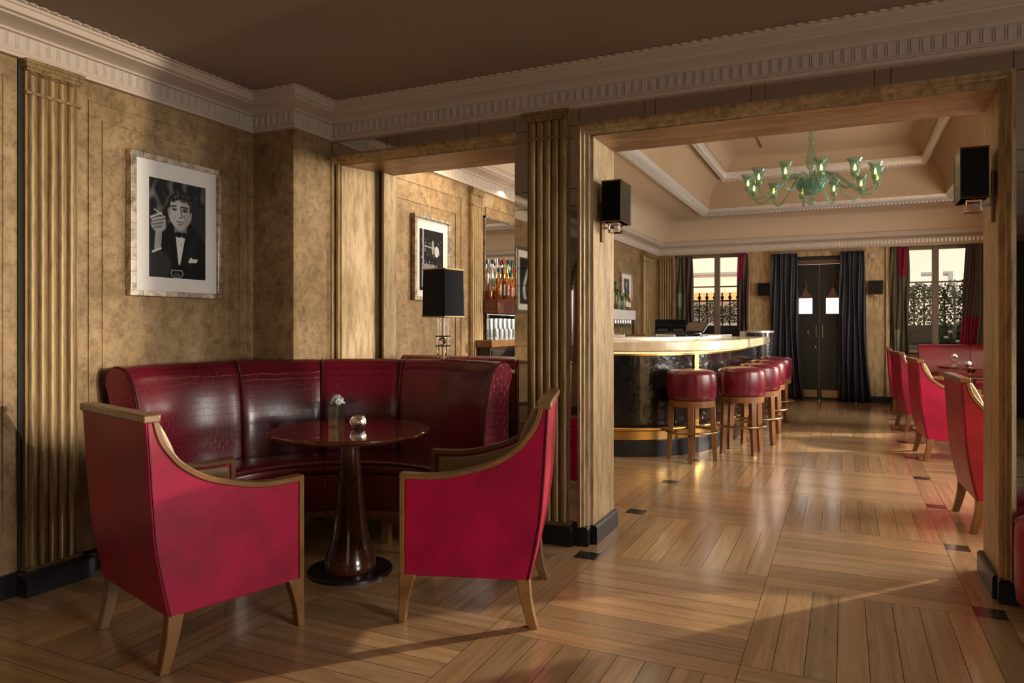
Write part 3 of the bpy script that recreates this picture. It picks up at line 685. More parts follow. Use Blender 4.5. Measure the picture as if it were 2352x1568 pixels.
# ------------------------------------------------------------------ armchairs
def offset2(c, d):
    """offset open 2-D polyline to the left by d"""
    out = []
    for i in range(len(c)):
        a = c[max(i - 1, 0)]; e = c[min(i + 1, len(c) - 1)]; dx, dy = e[0] - a[0], e[1] - a[1]; L = math.hypot(dx, dy) or 1
        out.append((c[i][0] - dy / L * d, c[i][1] + dx / L * d))
    return out
def armchair(label, group, loc, rz):
    t = thing('armchair', label, 'armchair', loc, rz, group); S = -.275
    rear = [(p[0] + S, p[1]) for p in smoothpath([(.008, .2), (-.02, .33), (-.043, .47), (-.056, .63), (-.065, .78), (-.073, .91)], 4)]
    arm = [(p[0] + S, p[1]) for p in smoothpath([(-.026, .915), (-.022, .893), (-.006, .843), (.024, .797), (.062, .752), (.122, .709), (.179, .681), (.24, .661), (.3, .645), (.376, .631), (.46, .627), (.56, .630)], 4)]
    low = offset2(arm, -.022)
    ri = [(y + .009, z) for y, z in rear]           # seam line just inside the rear edge
    rk = [(y + .043, z) for y, z in rear]           # inner face of the back panel
    for s in (-1, 1):
        xa, xb = (-.310, -.266) if s < 0 else (.266, .310)
        side = ri + [p for p in low if p[0] > ri[-1][0] + .004 and p[0] < .262] + [(.262, .607), (.262, .2)]
        MB().prism(side, xa, xb, 'x').build('side_panel', M['red'], t, bevel=.009, seg=3)
        tr = [p for p in arm] + [(.285, .2), (.263, .2), (.263, .606)] + [p for p in reversed(low) if p[0] < .262]
        xa, xb = (-.316, -.262) if s < 0 else (.262, .316)
        MB().prism(tr, xa, xb, 'x').build('arm_rail', M['oak'], t, bevel=.005)
        inner = [(-.22, .26)] + [(p[0], p[1] - .006) for p in low if -.22 < p[0] < .25] + [(.25, .26)]
        xa, xb = (-.266, -.238) if s < 0 else (.238, .266)
        MB().prism(inner, xa, xb, 'x').build('inner_arm', M['tan'], t, bevel=.008)
        fl = [(.285, .205), (.289, .10), (.291, 0), (.262, 0), (.252, .08), (.236, .14), (.215, .205)]
        xa, xb = (-.312, -.268) if s < 0 else (.268, .312)
        MB().prism(fl, xa, xb, 'x').build('leg', M['oak'], t, bevel=.004)
        rl = [(-.268, .205), (-.274, .12), (-.288, .05), (-.300, 0), (-.262, 0), (-.240, .07), (-.222, .14), (-.210, .205)]
        MB().prism(rl, xa, xb, 'x').build('leg', M['oak'], t, bevel=.004)
    back = rear + list(reversed(ri)); core = ri + list(reversed(rk))
    MB().prism(back, -.311, .311, 'x').prism(core, -.266, .266, 'x').build('back_panel', M['red'], t, bevel=.004, seg=2)
    MB().box(-.318, .318, S - .082, S - .020, .906, .937).build('top_rail', M['oak'], t, bevel=.006)
    pad = [(p[0] + .002, p[1]) for p in rk if p[1] > .36]; f = []
    for k in range(13):
        u = k / 12; z = .36 + u * .545; f.append((S + .062 - u * .075 + .075 * sin(pi * min(1, .12 + u * .86)) ** .8, z))
    pad = pad + list(reversed(f))
    MB().prism(pad, -.262, .262, 'x').build('back_pad', M['tan'], t, bevel=.02, seg=4)
    MB().box(-.266, .266, -.225, .262, .2, .33).build('seat_frame', M['red'], t, bevel=.008)
    MB().box(-.236, .236, -.20, .27, .332, .46).build('seat_cushion', M['tan'], t, bevel=.035, seg=4)
    for s in (-1, 1):
        pts = [(s * .3105, y + .010, z) for y, z in rear]
        MB().tube(pts, .003, 6).build('piping', M['pipe'], t)
    return t
def dirz(vx, vy): return math.atan2(-vx, vy)      # local +y points along (vx,vy)
A0 = armchair('crimson armchair at the lower left, its broad dark back turned to the camera', 'lounge armchairs', (-2.423, 2.14, 0), dirz(.28, .96))
A1 = dup(A0, (-1.527, 2.905, 0), dirz(-.951, -.310), 'crimson armchair right of the pedestal table, side on, beside the gold pillar', 'lounge armchairs')
rowl = ['crimson armchair nearest the camera in the row of four, half hidden by the right jamb', 'second armchair from the camera in the right-hand row of four', 'third armchair from the camera in the right-hand row of four', 'farthest armchair in the right-hand row, just right of the black curtain']
for (x, y, a), lb in zip(((.97, 5.36, -88), (.935, 7.90, -86), (.90, 9.93, -84), (.90, 11.70, -92)), rowl):
    dup(A0, (x, y, 0), R(a), lb, 'armchairs along the bar room')
dup(A0, (2.0, 9.9, 0), R(75), 'armchair facing the others across the far tables, cut off by the right jamb', 'armchairs along the bar room')

# ------------------------------------------------------------------ banquettes
CB = (-2.27, 2.74)
BKP = [(.985, .47), (.985, .56), (.99, .66), (1.0, .76), (1.018, .86), (1.04, .94), (1.07, 1.0), (1.11, 1.032), (1.15, 1.03), (1.182, 1.0), (1.192, .95), (1.175, .90), (1.165, .80), (1.165, .47)]
def bulge(prof, a0, a1, n, c, rr):
    """back cushion: section swept round c, seams pulled in at both ends"""
    b = MB(); k = len(prof); vs = []; fs = []; us = []; d = [0]
    for j in range(1, k + 1): d.append(d[-1] + math.hypot(prof[j % k][0] - prof[j - 1][0], prof[j % k][1] - prof[j - 1][1]))
    for i in range(n + 1):
        u = i / n; a = R(a0 + (a1 - a0) * u); puff = 1 - (abs(2 * u - 1) ** 8)
        for r, z in prof:
            r2 = r - (.014 * puff if r < 1.06 else 0); vs.append((c[0] + r2 * cos(a), c[1] + r2 * sin(a), z + (.006 * puff if z > .98 else 0)))
    for i in range(n):
        for j in range(k):
            j2 = (j + 1) % k; fs.append((i * k + j, i * k + j2, (i + 1) * k + j2, (i + 1) * k + j))
            u0, u1 = rr * R(a0 + (a1 - a0) * i / n), rr * R(a0 + (a1 - a0) * (i + 1) / n); us.append([(u0, d[j]), (u0, d[j + 1]), (u1, d[j + 1]), (u1, d[j])])
    fs += [tuple(range(k)), tuple(n * k + j for j in range(k - 1, -1, -1))]; us += [[(p[0], p[1]) for p in prof], [(p[0], p[1]) for p in reversed(prof)]]
    b.add(vs, fs, 0, us); return b
def curved_banquette():
    t = thing('banquette', 'curved burgundy crocodile leather banquette wrapped round the pedestal table', 'banquette', (CB[0], CB[1], 0))
    seams = [66, 104, 131, 158, 196]; c = (0, 0)
    for a, e in zip(seams[:-1], seams[1:]): bulge([(r, z) for r, z in smooth_section(BKP)], a + .12, e - .12, 22, c, 1.02).build('back_cushion', M['croc'], t, smooth=50)
    for a in seams:
        pr = [(r - .012 if r < 1.1 else r, z + .004) for r, z in smooth_section(BKP)[:24]]
        MB().tube([(r * cos(R(a)), r * sin(R(a)), z) for r, z in pr], .006, 6).build('piping', M['pipe'], t)
    seat = smooth_section([(1.0, .36), (1.0, .465), (.85, .482), (.72, .482), (.655, .474), (.632, .455), (.63, .425), (.645, .405), (.66, .40), (.68, .36)])
    for a, e in ((66, 131), (131, 196)): MB().arc(seat, a + .15, e - .15, 40, c, 0, .8).build('seat_cushion', M['croc'], t, smooth=50)
    MB().arc([(.642, .40), (.655, .40), (1.15, .40), (1.15, .19), (.668, .19), (.655, .28)], 66, 196, 48, c, 0, .66).build('base', M['croc'], t, smooth=50)
    MB().tube([(.634 * cos(R(a)), .634 * sin(R(a)), .462) for a in range(66, 197, 3)], .005, 6).build('piping', M['pipe'], t)
    MB().arc([(.66, .19), (1.14, .19), (1.14, .155), (.66, .155)], 66.5, 195.5, 48, c).build('plinth_rail', M['oak'], t, smooth=50)
    for a in (70, 100, 144, 172, 192):
        for r in (.685, 1.1):
            x, y = r * cos(R(a)), r * sin(R(a)); MB().prism([(x - .022, y - .022), (x + .022, y - .022), (x + .022, y + .022), (x - .022, y + .022)], 0, .156, 'z').build('leg', M['oak'], t)
    return t
def smooth_section(p):
    q = smoothpath([(x, y, 0) for x, y in p], 3); return [(a, b_) for a, b_, _ in q]
curved_banquette()
def straight_banquette(label, p0, p1, mat_, top=1.03, n=2, extra=None):
    """back against the line p0->p1, seat to the right of travel"""
    dx, dy = p1[0] - p0[0], p1[1] - p0[1]; L = math.hypot(dx, dy)
    t = thing('banquette', label, 'banquette', (p0[0], p0[1], 0), math.atan2(dy, dx)); k = top / 1.03
    bk = smooth_section([(1.17 - r, z * k) for r, z in BKP])
    for i in range(n):
        MB().extr(bk, (L * i / n + .003, 0), (L * (i + 1) / n - .003, 0)).build('back_cushion', M[mat_], t, smooth=50)
        MB().extr(smooth_section([(.16, .36), (.16, .465), (.3, .482), (.46, .482), (.52, .474), (.55, .455), (.552, .425), (.54, .40), (.5, .36)]), (L * i / n + .003, 0), (L * (i + 1) / n - .003, 0)).build('seat_cushion', M[mat_], t, smooth=50)
    MB().extr([(.0, .40), (.53, .40), (.52, .17), (.0, .17)], (0, 0), (L, 0)).build('base', M[mat_], t)
    MB().extr([(.0, .168), (.52, .168), (.52, .14), (.0, .14)], (.01, 0), (L - .01, 0)).build('plinth_rail', M['oak'], t)
    for x in (.05, L - .05):
        for y in (-.05, -.48): MB().box(x - .02, x + .02, y - .02, y + .02, 0, .14).build('leg', M['oak'], t)
    return t
straight_banquette('red banquette in the bar backing onto the curved one, only its rolled top showing', (-1.83, 4.36), (-2.93, 4.36), 'crocred', 1.035)
straight_banquette('red crocodile banquette under the right-hand street window', (1.02, 12.62), (2.36, 12.62), 'crocred', .965)
t = thing('pouf', 'low round red leather pouf cut off by the right edge, before the mirrored jamb', 'pouf', (.89, 3.59, 0))
MB().lathe([(.001, .09), (.225, .09), (.238, .10), (.244, .16), (.246, .30), (.243, .40), (.236, .428), (.22, .44), (.12, .448), (.001, .45)], 48).build('cushion', M['red'], t, smooth=70)
MB().tube([(.240 * cos(a), .240 * sin(a), .425) for a in [2 * pi * i / 40 for i in range(40)]], .005, 6, True).build('piping', M['red'], t)
for k in range(4): MB().lathe([(.014, 0), (.02, .091)], 10, (.17 * cos(pi * k / 2 + .8), .17 * sin(pi * k / 2 + .8), 0)).build('leg', M['oak'], t)
straight_banquette('low red bench half hidden behind the black tiled column', (-1.95, 12.3), (-1.22, 12.3), 'crocred', .90, 1)

# ------------------------------------------------------------------ tables
def table(label, loc, r=.405, h=.725, group=None, base_m='shagreen'):
    t = thing('pedestal_table', label, 'table', loc, 0, group)
    MB().lathe([(.001, h - .036), (r - .06, h - .036), (r - .02, h - .028), (r, h - .014), (r, h - .006), (r - .006, h), (.001, h)], 64).build('tabletop', M['mahog'], t, smooth=40)
    k = h / .725
    MB().lathe([(.125, .018), (.131, .03), (.130, .05), (.121, .09), (.105, .14), (.090, .20), (.079, .27), (.071, .34), (.063, .43), (.055, .53), (.048, .62), (.045, .665 * k), (.05, h - .03)], 40).build('pedestal', M[base_m], t, smooth=60)
    MB().lathe([(.001, 0), (.212, 0), (.212, .012), (.206, .018), (.001, .018)], 56).build('base_plate', M['black'], t, smooth=40)
    return t
TC = (-2.285, 2.945)
table('round mahogany pedestal table before the curved banquette', (TC[0], TC[1], 0))
table('far round table by the street window, carrying a flower and a candle holder', (1.50, 11.0, 0), .40, .72, 'tables along the bar room')
table('round table in the bar room nearer the camera, cut off by the right jamb', (1.51, 9.15, 0), .40, .72, 'tables along the bar room')

def carnation(label, loc, k=1.0):
    t = thing('flower_vase', label, 'vase', loc)
    b = MB(); w, h, g = .03 * k, .105 * k, .003
    b.box(-w, w, -w, w, 0, .012 * k)
    for x0, x1, y0, y1 in ((-w, -w + g, -w, w), (w - g, w, -w, w), (-w + g, w - g, -w, -w + g), (-w + g, w - g, w - g, w)): b.box(x0, x1, y0, y1, .012 * k, h)
    b.build('glass_vase', M['vase'], t)
    fl = thing_child('flower', t)
    MB().tube([(-.012 * k, 0, .015 * k), (-.002 * k, .002, .06 * k), (.006 * k, .002, .12 * k)], .003 * k, 8).build('stem', M['green'], fl)
    MB().lathe([(.002, .098 * k), (.009 * k, .105 * k), (.012 * k, .125 * k), (.008 * k, .13 * k)], 10, (.006 * k, 0, 0)).build('calyx', M['green'], fl, smooth=60)
    b = MB(); rnd = random.Random(3)
    for q in range(46):
        u = rnd.random() ** .5; a = rnd.uniform(0, 2 * pi); el = 1.35 * (1 - u); rr = .040 * k
        c = Vector((.006 * k + rr * .9 * u * cos(a), rr * .9 * u * sin(a), .133 * k + rr * .75 * (1 - u * u) - .006 * u * k))
        n_ = Vector((u * cos(a), u * sin(a), .9 - .6 * u)).normalized(); x = n_.orthogonal().normalized(); y = n_.cross(x); s_ = .014 * k; ph = rnd.uniform(0, 6.28)
        ring = []
        for i in range(10):
            th = 2 * pi * i / 10 + ph; rad = s_ * (.8 + .3 * sin(5 * th)); ring.append(c + x * rad * cos(th) + y * rad * sin(th) + n_ * .004 * k * sin(3 * th))
        o = [c - n_ * .006 * k] + ring
        b.add(o, [(0, i + 1, (i + 1) % 10 + 1) for i in range(10)])
    b.build('petals', M['petal'], fl, smooth=80)
    return t
def thing_child(name, parent):
    o = bpy.data.objects.new(name, None); COL.objects.link(o); o.parent = parent; return o
carnation('square glass vase with one white carnation on the pedestal table', (-2.405, 2.985, .7255))
carnation('small glass vase with a white bloom on the far table by the street window', (1.32, 11.10, .7205), .95)
def votive(label, loc):
    b = MB(); pr = [(.001, 0), (.024, 0), (.036, .012), (.043, .03), (.042, .046), (.033, .060), (.031, .066), (.028, .066), (.030, .058), (.036, .045), (.036, .03), (.028, .012), (.001, .008)]
    n = 40; vs = []; fs = []
    for r, z in pr:
        for i in range(n): a = 2 * pi * i / n; rr = r * (1 + (.05 * cos(10 * a) if .02 < z < .055 else 0)); vs.append((rr * cos(a), rr * sin(a), z))
    for j in range(len(pr) - 1):
        for i in range(n): fs.append((j * n + i, j * n + (i + 1) % n, (j + 1) * n + (i + 1) % n, (j + 1) * n + i))
    b.add(vs, fs); o = b.build('candle_holder', M['votive'], smooth=60); o.location = loc; return tag(o, label, 'candle holder')
votive('ribbed mercury glass candle holder beside the carnation on the pedestal table', (-2.25, 2.97, .7255))
votive('small silver candle holder beside the bloom on the far table', (1.47, 11.02, .7205))

# ------------------------------------------------------------------ pictures
def sst(a, b, x):
    t = min(1, max(0, (x - a) / (b - a))); return t * t * (3 - 2 * t)
def paint_portrait(u, v):
    """u right, v up, 0..1 : man in dinner jacket raising a cigarette"""
    x, y = u, v
    def el(cx, cy, a, b_): return ((x - cx) / a) ** 2 + ((y - cy) / b_) ** 2
    def over(g, val, m): return g + (val - g) * m
    def blob(g, cx, cy, a, b_, val, soft=.35): return over(g, val, 1 - sst(1 - soft, 1 + soft, el(cx, cy, a, b_)))
    def line(g, x0, y0, x1, y1, w, val):
        dx, dy = x1 - x0, y1 - y0; t = min(1, max(0, ((x - x0) * dx + (y - y0) * dy) / (dx * dx + dy * dy)))
        return over(g, val, 1 - sst(w * .6, w * 1.2, math.hypot(x - x0 - t * dx, (y - y0 - t * dy) * 1.5)))
    N = lambda sx, sy, s: noise.noise(Vector((x * sx, y * sy, s)))
    g = .018 + (.22 if x < .4 else .12) * max(0, N(9, 8, 1)) * sst(.5, .72, y)
    if x > .7: g = over(g, .022, sst(.80, .74, y + .3 * (x - .9) ** 2))
    sh = .60 - .9 * max(0, abs(x - .55) - .12) ** 1.3                        # shoulders of the jacket
    g = over(g, .009 + .012 * max(0, N(5, 4, 9)), sst(sh + .015, sh - .015, y) * sst(.10, .22, x + .4 * max(0, .25 - y)))
    g = blob(g, .12, .13, .24, .15, .030, .3)                                # dark shape lower left
    sw = .012 + max(0, (y - .14)) * .24
    g = over(g, .50 - .9 * max(0, x - .54), sst(sw + .008, sw - .004, abs(x - .515 - .07 * (y - .14))) * sst(.13, .16, y) * sst(.46, .43, y))
    g = blob(g, .545, .355, .010, .007, .02)
    g = over(g, .42, sst(.012, .0, abs(x - .43 - (.60 - y) * .55)) * sst(.44, .47, y) * sst(.60, .56, y))   # left collar
    g = over(g, .26, sst(.010, .0, abs(x - .645 + (.56 - y) * .35)) * sst(.45, .47, y) * sst(.56, .53, y))
    g = over(g, .14, sst(.12, .10, abs(x - .535)) * sst(.46, .49, y) * sst(.60, .55, y))
    g = blob(g, .50, .455, .065, .030, .010); g = blob(g, .61, .455, .060, .030, .010); g = blob(g, .56, .455, .02, .02, .02)
    # head
    hx, hy = .53, .705
    head = 1 - sst(.90, 1.06, ((x - hx) / (.215 - .085 * max(0, (.64 - y) / .16) ** 1.6)) ** 2 + ((y - hy) / .215) ** 2)
    lx, ly = (x - hx) / .215, (y - hy) / .215
    f = .40 - .16 * sst(-.2, .9, lx) - .12 * sst(-.45, -1, ly) - .10 * sst(-.7, -1.0, lx) + .035 * N(22, 20, 2)
    g = over(g, f, head)
    g = blob(g, .33, .69, .020, .045, .22)                                   # ear
    hair = sst(.42, .50, ly + .16 * lx * lx + .04 * sin(lx * 9)) ; hair = max(hair, sst(.74, .84, abs(lx)) * sst(.0, .14, ly + (.1 if lx > 0 else 0)))
    g = over(g, .020 + .16 * max(0, N(14, 34, 3) + .15 * sin((x + y * .5) * 90)) * sst(.05, .5, ly), hair * (1 - sst(.98, 1.1, el(hx, hy + .005, .222, .222))))
    for k in (.775, .79): g = line(g, .43, k, .60, k + .004, .004, .27)       # brow furrows
    g = line(g, .375, .742, .455, .752, .015, .05); g = line(g, .555, .750, .665, .745, .015, .04)
    g = blob(g, .425, .715, .050, .020, .16); g = blob(g, .615, .715, .050, .022, .09)
    g = line(g, .385, .716, .465, .714, .006, .03); g = line(g, .575, .714, .655, .716, .006, .02); g = blob(g, .43, .710, .014, .008, .02); g = blob(g, .612, .709, .014, .008, .015)
    g = line(g, .535, .74, .560, .655, .016, .12); g = line(g, .505, .73, .520, .66, .012, .44); g = blob(g, .535, .640, .040, .013, .13); g = blob(g, .52, .652, .022, .014, .40)
    g = line(g, .60, .66, .635, .60, .010, .15); g = line(g, .445, .655, .425, .60, .007, .28)
    g = line(g, .465, .595, .60, .592, .007, .04); g = line(g, .485, .582, .58, .580, .010, .24); g = blob(g, .535, .563, .05, .008, .13); g = blob(g, .53, .535, .045, .02, .30)
    # raised hand, cuff, cigarette
    g = over(g, .30 - .9 * max(0, x - .14), sst(.062, .050, abs(x - .135 - (y - .25) * .10)) * sst(.27, .29, y) * sst(.52, .46, y))
    g = blob(g, .155, .535, .125, .075, .33, .25)
    for i, (fx, fy, gx, gy) in enumerate(((.03, .60, .20, .655), (.05, .575, .255, .62), (.06, .545, .265, .585), (.08, .51, .25, .545))):
        g = line(g, fx, fy - .012, gx, gy - .014, .020, .10); g = line(g, fx, fy, gx, gy, .017, .42 - .05 * i)
    g = line(g, .22, .50, .255, .56, .022, .30)
    g = line(g, .075, .685, .22, .635, .008, .62); g = blob(g, .07, .688, .014, .008, .05)
    g = line(g, .06, .255, .19, .295, .018, .52)
    g = line(g, .70, .185, .73, .215, .022, .55); g = line(g, .73, .20, .83, .205, .022, .50); g = line(g, .70, .185, .82, .19, .02, .5)
    r = el(.475, .05, .105, .045); g = over(g, .34, sst(.16, .05, abs(r - 1))) if y < .085 else g
    g = line(g, .38, .082, .57, .082, .004, .45); g = blob(g, .475, .035, .07, .02, .05)
    return g
def paint_stage(u, v):
    g = .012
    if abs(u - .14) < .025 and v > .06: g = .30
    if .08 < u < .62 and .06 < v < .44: g = .16 + .05 * noise.noise(Vector((u * 8, v * 9, 2)))
    if .10 < u < .80 and abs(v - .74 + u * .05) < .012: g = .22
    if ((u - .72) / .10) ** 2 + ((v - .66) / .09) ** 2 < 1: g = .38
    if ((u - .55) / .05) ** 2 + ((v - .72) / .12) ** 2 < 1: g = .22
    if .05 < u < .95 and .25 < v < .85: g += .10 * max(0, noise.noise(Vector((u * 16, v * 16, 4))) - .18) * 3
    return g
def paint_figure(u, v):
    g = .06 + .03 * v
    if ((u - .5) / .10) ** 2 + ((v - .70) / .08) ** 2 < 1: g = .5
    if abs(u - .5) < .05 + .10 * max(0, .6 - v) and v < .62: g = .34 + .15 * noise.noise(Vector((u * 9, v * 20, 0)))
    return g
def paint_dancer(u, v):
    g = .02
    if abs(u - .45 - .2 * sin(v * 5)) < .09 and .1 < v < .85: g = .42 + .2 * noise.noise(Vector((u * 12, v * 12, 0)))
    return g
def picture(label, x, y0, y1, z0, z1, fn, nu, win=(.2, .81, .14, .84), fw=.05, depth=.04, tilt=0):
    t = thing('framed_photograph', label, 'picture', (x, (y0 + y1) / 2, z0)); w = (y1 - y0) / 2; h = z1 - z0
    b = MB()
    for a, c, e, f in ((-w, w, 0, fw * .8), (-w, w, h - fw * .8, h), (-w, -w + fw, fw * .8, h - fw * .8), (w - fw, w, fw * .8, h - fw * .8)): b.box(0, depth, a, c, e, f)
    fr = b.build('frame', M['sframe'], t, bevel=.003)
    b = MB()
    for k in range(1, int(h / .065)):
        zz = k * .065
        for a, c in ((-w, -w + fw), (w - fw, w)): b.box(depth - .002, depth + .0008, a, c, zz, zz + .0016)
    for k in range(1, int(2 * w / .075)):
        yy = -w + k * .075
        for e, f in ((0, fw * .8), (h - fw * .8, h)): b.box(depth - .002, depth + .0008, yy, yy + .0016, e, f)
    b.build('leaf_joints', M['gap'], fr)
    MB().box(.0, depth * .55, -w + fw * .9, w - fw * .9, fw * .7, h - fw * .7).build('mat_board', M['white'], t)
    p0, p1, q0, q1 = -w + 2 * w * win[0], -w + 2 * w * win[1], h * win[2], h * win[3]
    nv = int(nu * (q1 - q0) / (p1 - p0)); vs = []; fs = []; tone = []
    xx = depth * .55 + .0015
    for j in range(nv + 1):
        for i in range(nu + 1):
            vs.append((xx, p0 + (p1 - p0) * i / nu, q0 + (q1 - q0) * j / nv)); tone.append(max(.002, 1.35 * fn(i / nu, j / nv) - .006))
    fs = [(j * (nu + 1) + i, j * (nu + 1) + i + 1, (j + 1) * (nu + 1) + i + 1, (j + 1) * (nu + 1) + i) for j in range(nv) for i in range(nu)]
    me = bpy.data.meshes.new('print'); me.from_pydata(vs, [], fs); me.materials.append(M['photo'])
    ca = me.color_attributes.new('tone', 'FLOAT_COLOR', 'POINT')
    for i, g in enumerate(tone): ca.data[i].color = (g, g * .98, g * .95, 1)
    o = bpy.data.objects.new('print', me); COL.objects.link(o); o.parent = t
    return t
picture('large framed black and white portrait of a smoking man in dinner jacket, left wall', XL + .001, 2.59, 3.215, 1.412, 2.20, paint_portrait, 190, fw=.037)
picture('framed black and white stage photograph on the bar wall, behind the black lamp shade', BL + .001, 4.80, 5.375, 1.455, 2.15, paint_stage, 120, (.16, .80, .12, .84), .035)
picture('small framed photograph above the bottles, right of the wide opening\'s left jamb', BL + .001, 10.60, 11.2, 1.62, 2.08, paint_figure, 30, (.25, .75, .15, .80), .025)
picture('framed dark photograph seen reflected in the mirror strip left of the pilaster', XL + .001, -.42, .20, 1.40, 2.19, paint_dancer, 60)

# ------------------------------------------------------------------ lamps
def lamp():
    t = thing('table_lamp', 'table lamp with black box shade and crystal stem behind the banquette', 'lamp', (-2.43, 4.12, .962), R(15))
    b = MB(); s0, s1 = .098, .094
    def ring(s, z): return [(-s, -s, z), (s, -s, z), (s, s, z), (-s, s, z)]
    z0, z1 = .345, .665
    vs = ring(s0, z0) + ring(s1, z1) + ring(s0 - .004, z0) + ring(s1 - .004, z1)
    fs = []
    for i in range(4):
        j = (i + 1) % 4; fs += [(i, j, 4 + j, 4 + i), (8 + i, 12 + i, 12 + j, 8 + j), (i, 8 + i, 8 + j, j), (4 + i, 4 + j, 12 + j, 12 + i)]
    sh = b.add(vs, fs).build('lamp_shade', M['blackmatt'], t); sh.rotation_euler = (0, 0, R(64.5))
    b = MB(); g = .004
    for s, z in ((s0, z0), (s1, z1 - .008)):
        for (xa, xb, ya, yb) in ((-s - g, s + g, -s - g, -s + .001), (-s - g, s + g, s - .001, s + g), (-s - g, -s + .001, -s, s), (s - .001, s + g, -s, s)): b.box(xa, xb, ya, yb, z, z + .008)
    b.build('shade_trim', M['agedbrass'], sh)
    for x in (-.026, .026): MB().lathe([(.014, .0), (.014, .345)], 16, (x, 0, .02)).build('crystal_column', M['glass'], t, smooth=60)
    MB().lathe([(.007, 0), (.007, .40)], 12, (0, 0, .02)).build('stem', M['agedbrass'], t, smooth=60)
    for z in (.15, .215): MB().box(-.042, .042, -.042, .042, z, z + .008).build('collar', M['black'], t)
    MB().ball((0, -.03, .187), .026, 14).build('crystal_ball', M['glass'], t, smooth=80)
    MB().box(-.06, .06, -.06, .06, 0, .02).build('base', M['agedbrass'], t, bevel=.003)
lamp()
def sconce(label, loc, rz, w, d, h, group):
    """local +x out of the wall"""
    t = thing('wall_sconce', label, 'wall lamp', loc, rz, group)
    pl = [(.035, -w), (d, -w), (d, w), (.035, w)]; ins = [(x - .004 if x > .04 else x + .004, y * .965) for x, y in pl]
    n = 4; vs = [(x, y, z) for z in (0, h) for x, y in pl] + [(x, y, z) for z in (0, h) for x, y in ins]; fs = []
    for i in range(n):
        j = (i + 1) % n; fs += [(i, j, n + j, n + i), (2 * n + i, 3 * n + i, 3 * n + j, 2 * n + j), (i, 2 * n + i, 2 * n + j, j), (n + i, n + j, 3 * n + j, 3 * n + i)]
    sh = MB().add(vs, fs).build('lamp_shade', M['shade'], t)
    b = MB()
    for z in (-.002, h - .004):
        for i in range(n):
            p, q = Vector((*pl[i], z)), Vector((*pl[(i + 1) % n], z)); b.tube([p, q], .004, 4)
    for p in pl[1:3]: b.tube([(p[0], p[1], 0), (p[0], p[1], h)], .0022, 4)
    b.build('shade_trim', M['agedbrass'], sh)
    MB().box(0, .014, -.022, .022, -.11, h * .55).build('back_plate', M['agedbrass'], t, bevel=.002)
    MB().box(.014, d * .55, -.012, .012, -.035, -.02).build('bracket', M['chrome'], t)
    MB().box(d * .34, d * .8, -.04, .04, -.06, -.004).build('crystal_block', M['glass'], t, bevel=.003)
    MB().lathe([(.012, -.004), (.012, h * .45)], 10, (d * .5, 0, 0)).build('lamp_holder', M['agedbrass'], t)
sconce('black wall sconce on the left jamb of the wide opening', (-1.309, 4.06, 1.855), 0, .105, .148, .235, 'jamb sconces')
sconce('black wall sconce on the right jamb of the wide opening', (.639, 4.02, 1.85), pi, .105, .148, .235, 'jamb sconces')
sconce('small black sconce on the back wall, left of the door curtains', (-1.255, BB - .001, 1.77), -pi / 2, .10, .12, .215, 'back wall sconces')
sconce('small black sconce on the back wall, right of the door curtains', (.455, BB - .001, 1.765), -pi / 2, .10, .12, .215, 'back wall sconces')
tag(MB().lathe([(.045, 0), (.045, .02), (.03, .03), (.001, .03)], 16).build('smoke_detector', M['sill'], smooth=40), 'small round cream sensor high on the back wall by the right curtain', 'sensor')
sd = bpy.data.objects['smoke_detector']; sd.location = (.40, BB - .001, 2.39); sd.rotation_euler = (R(90), 0, 0)

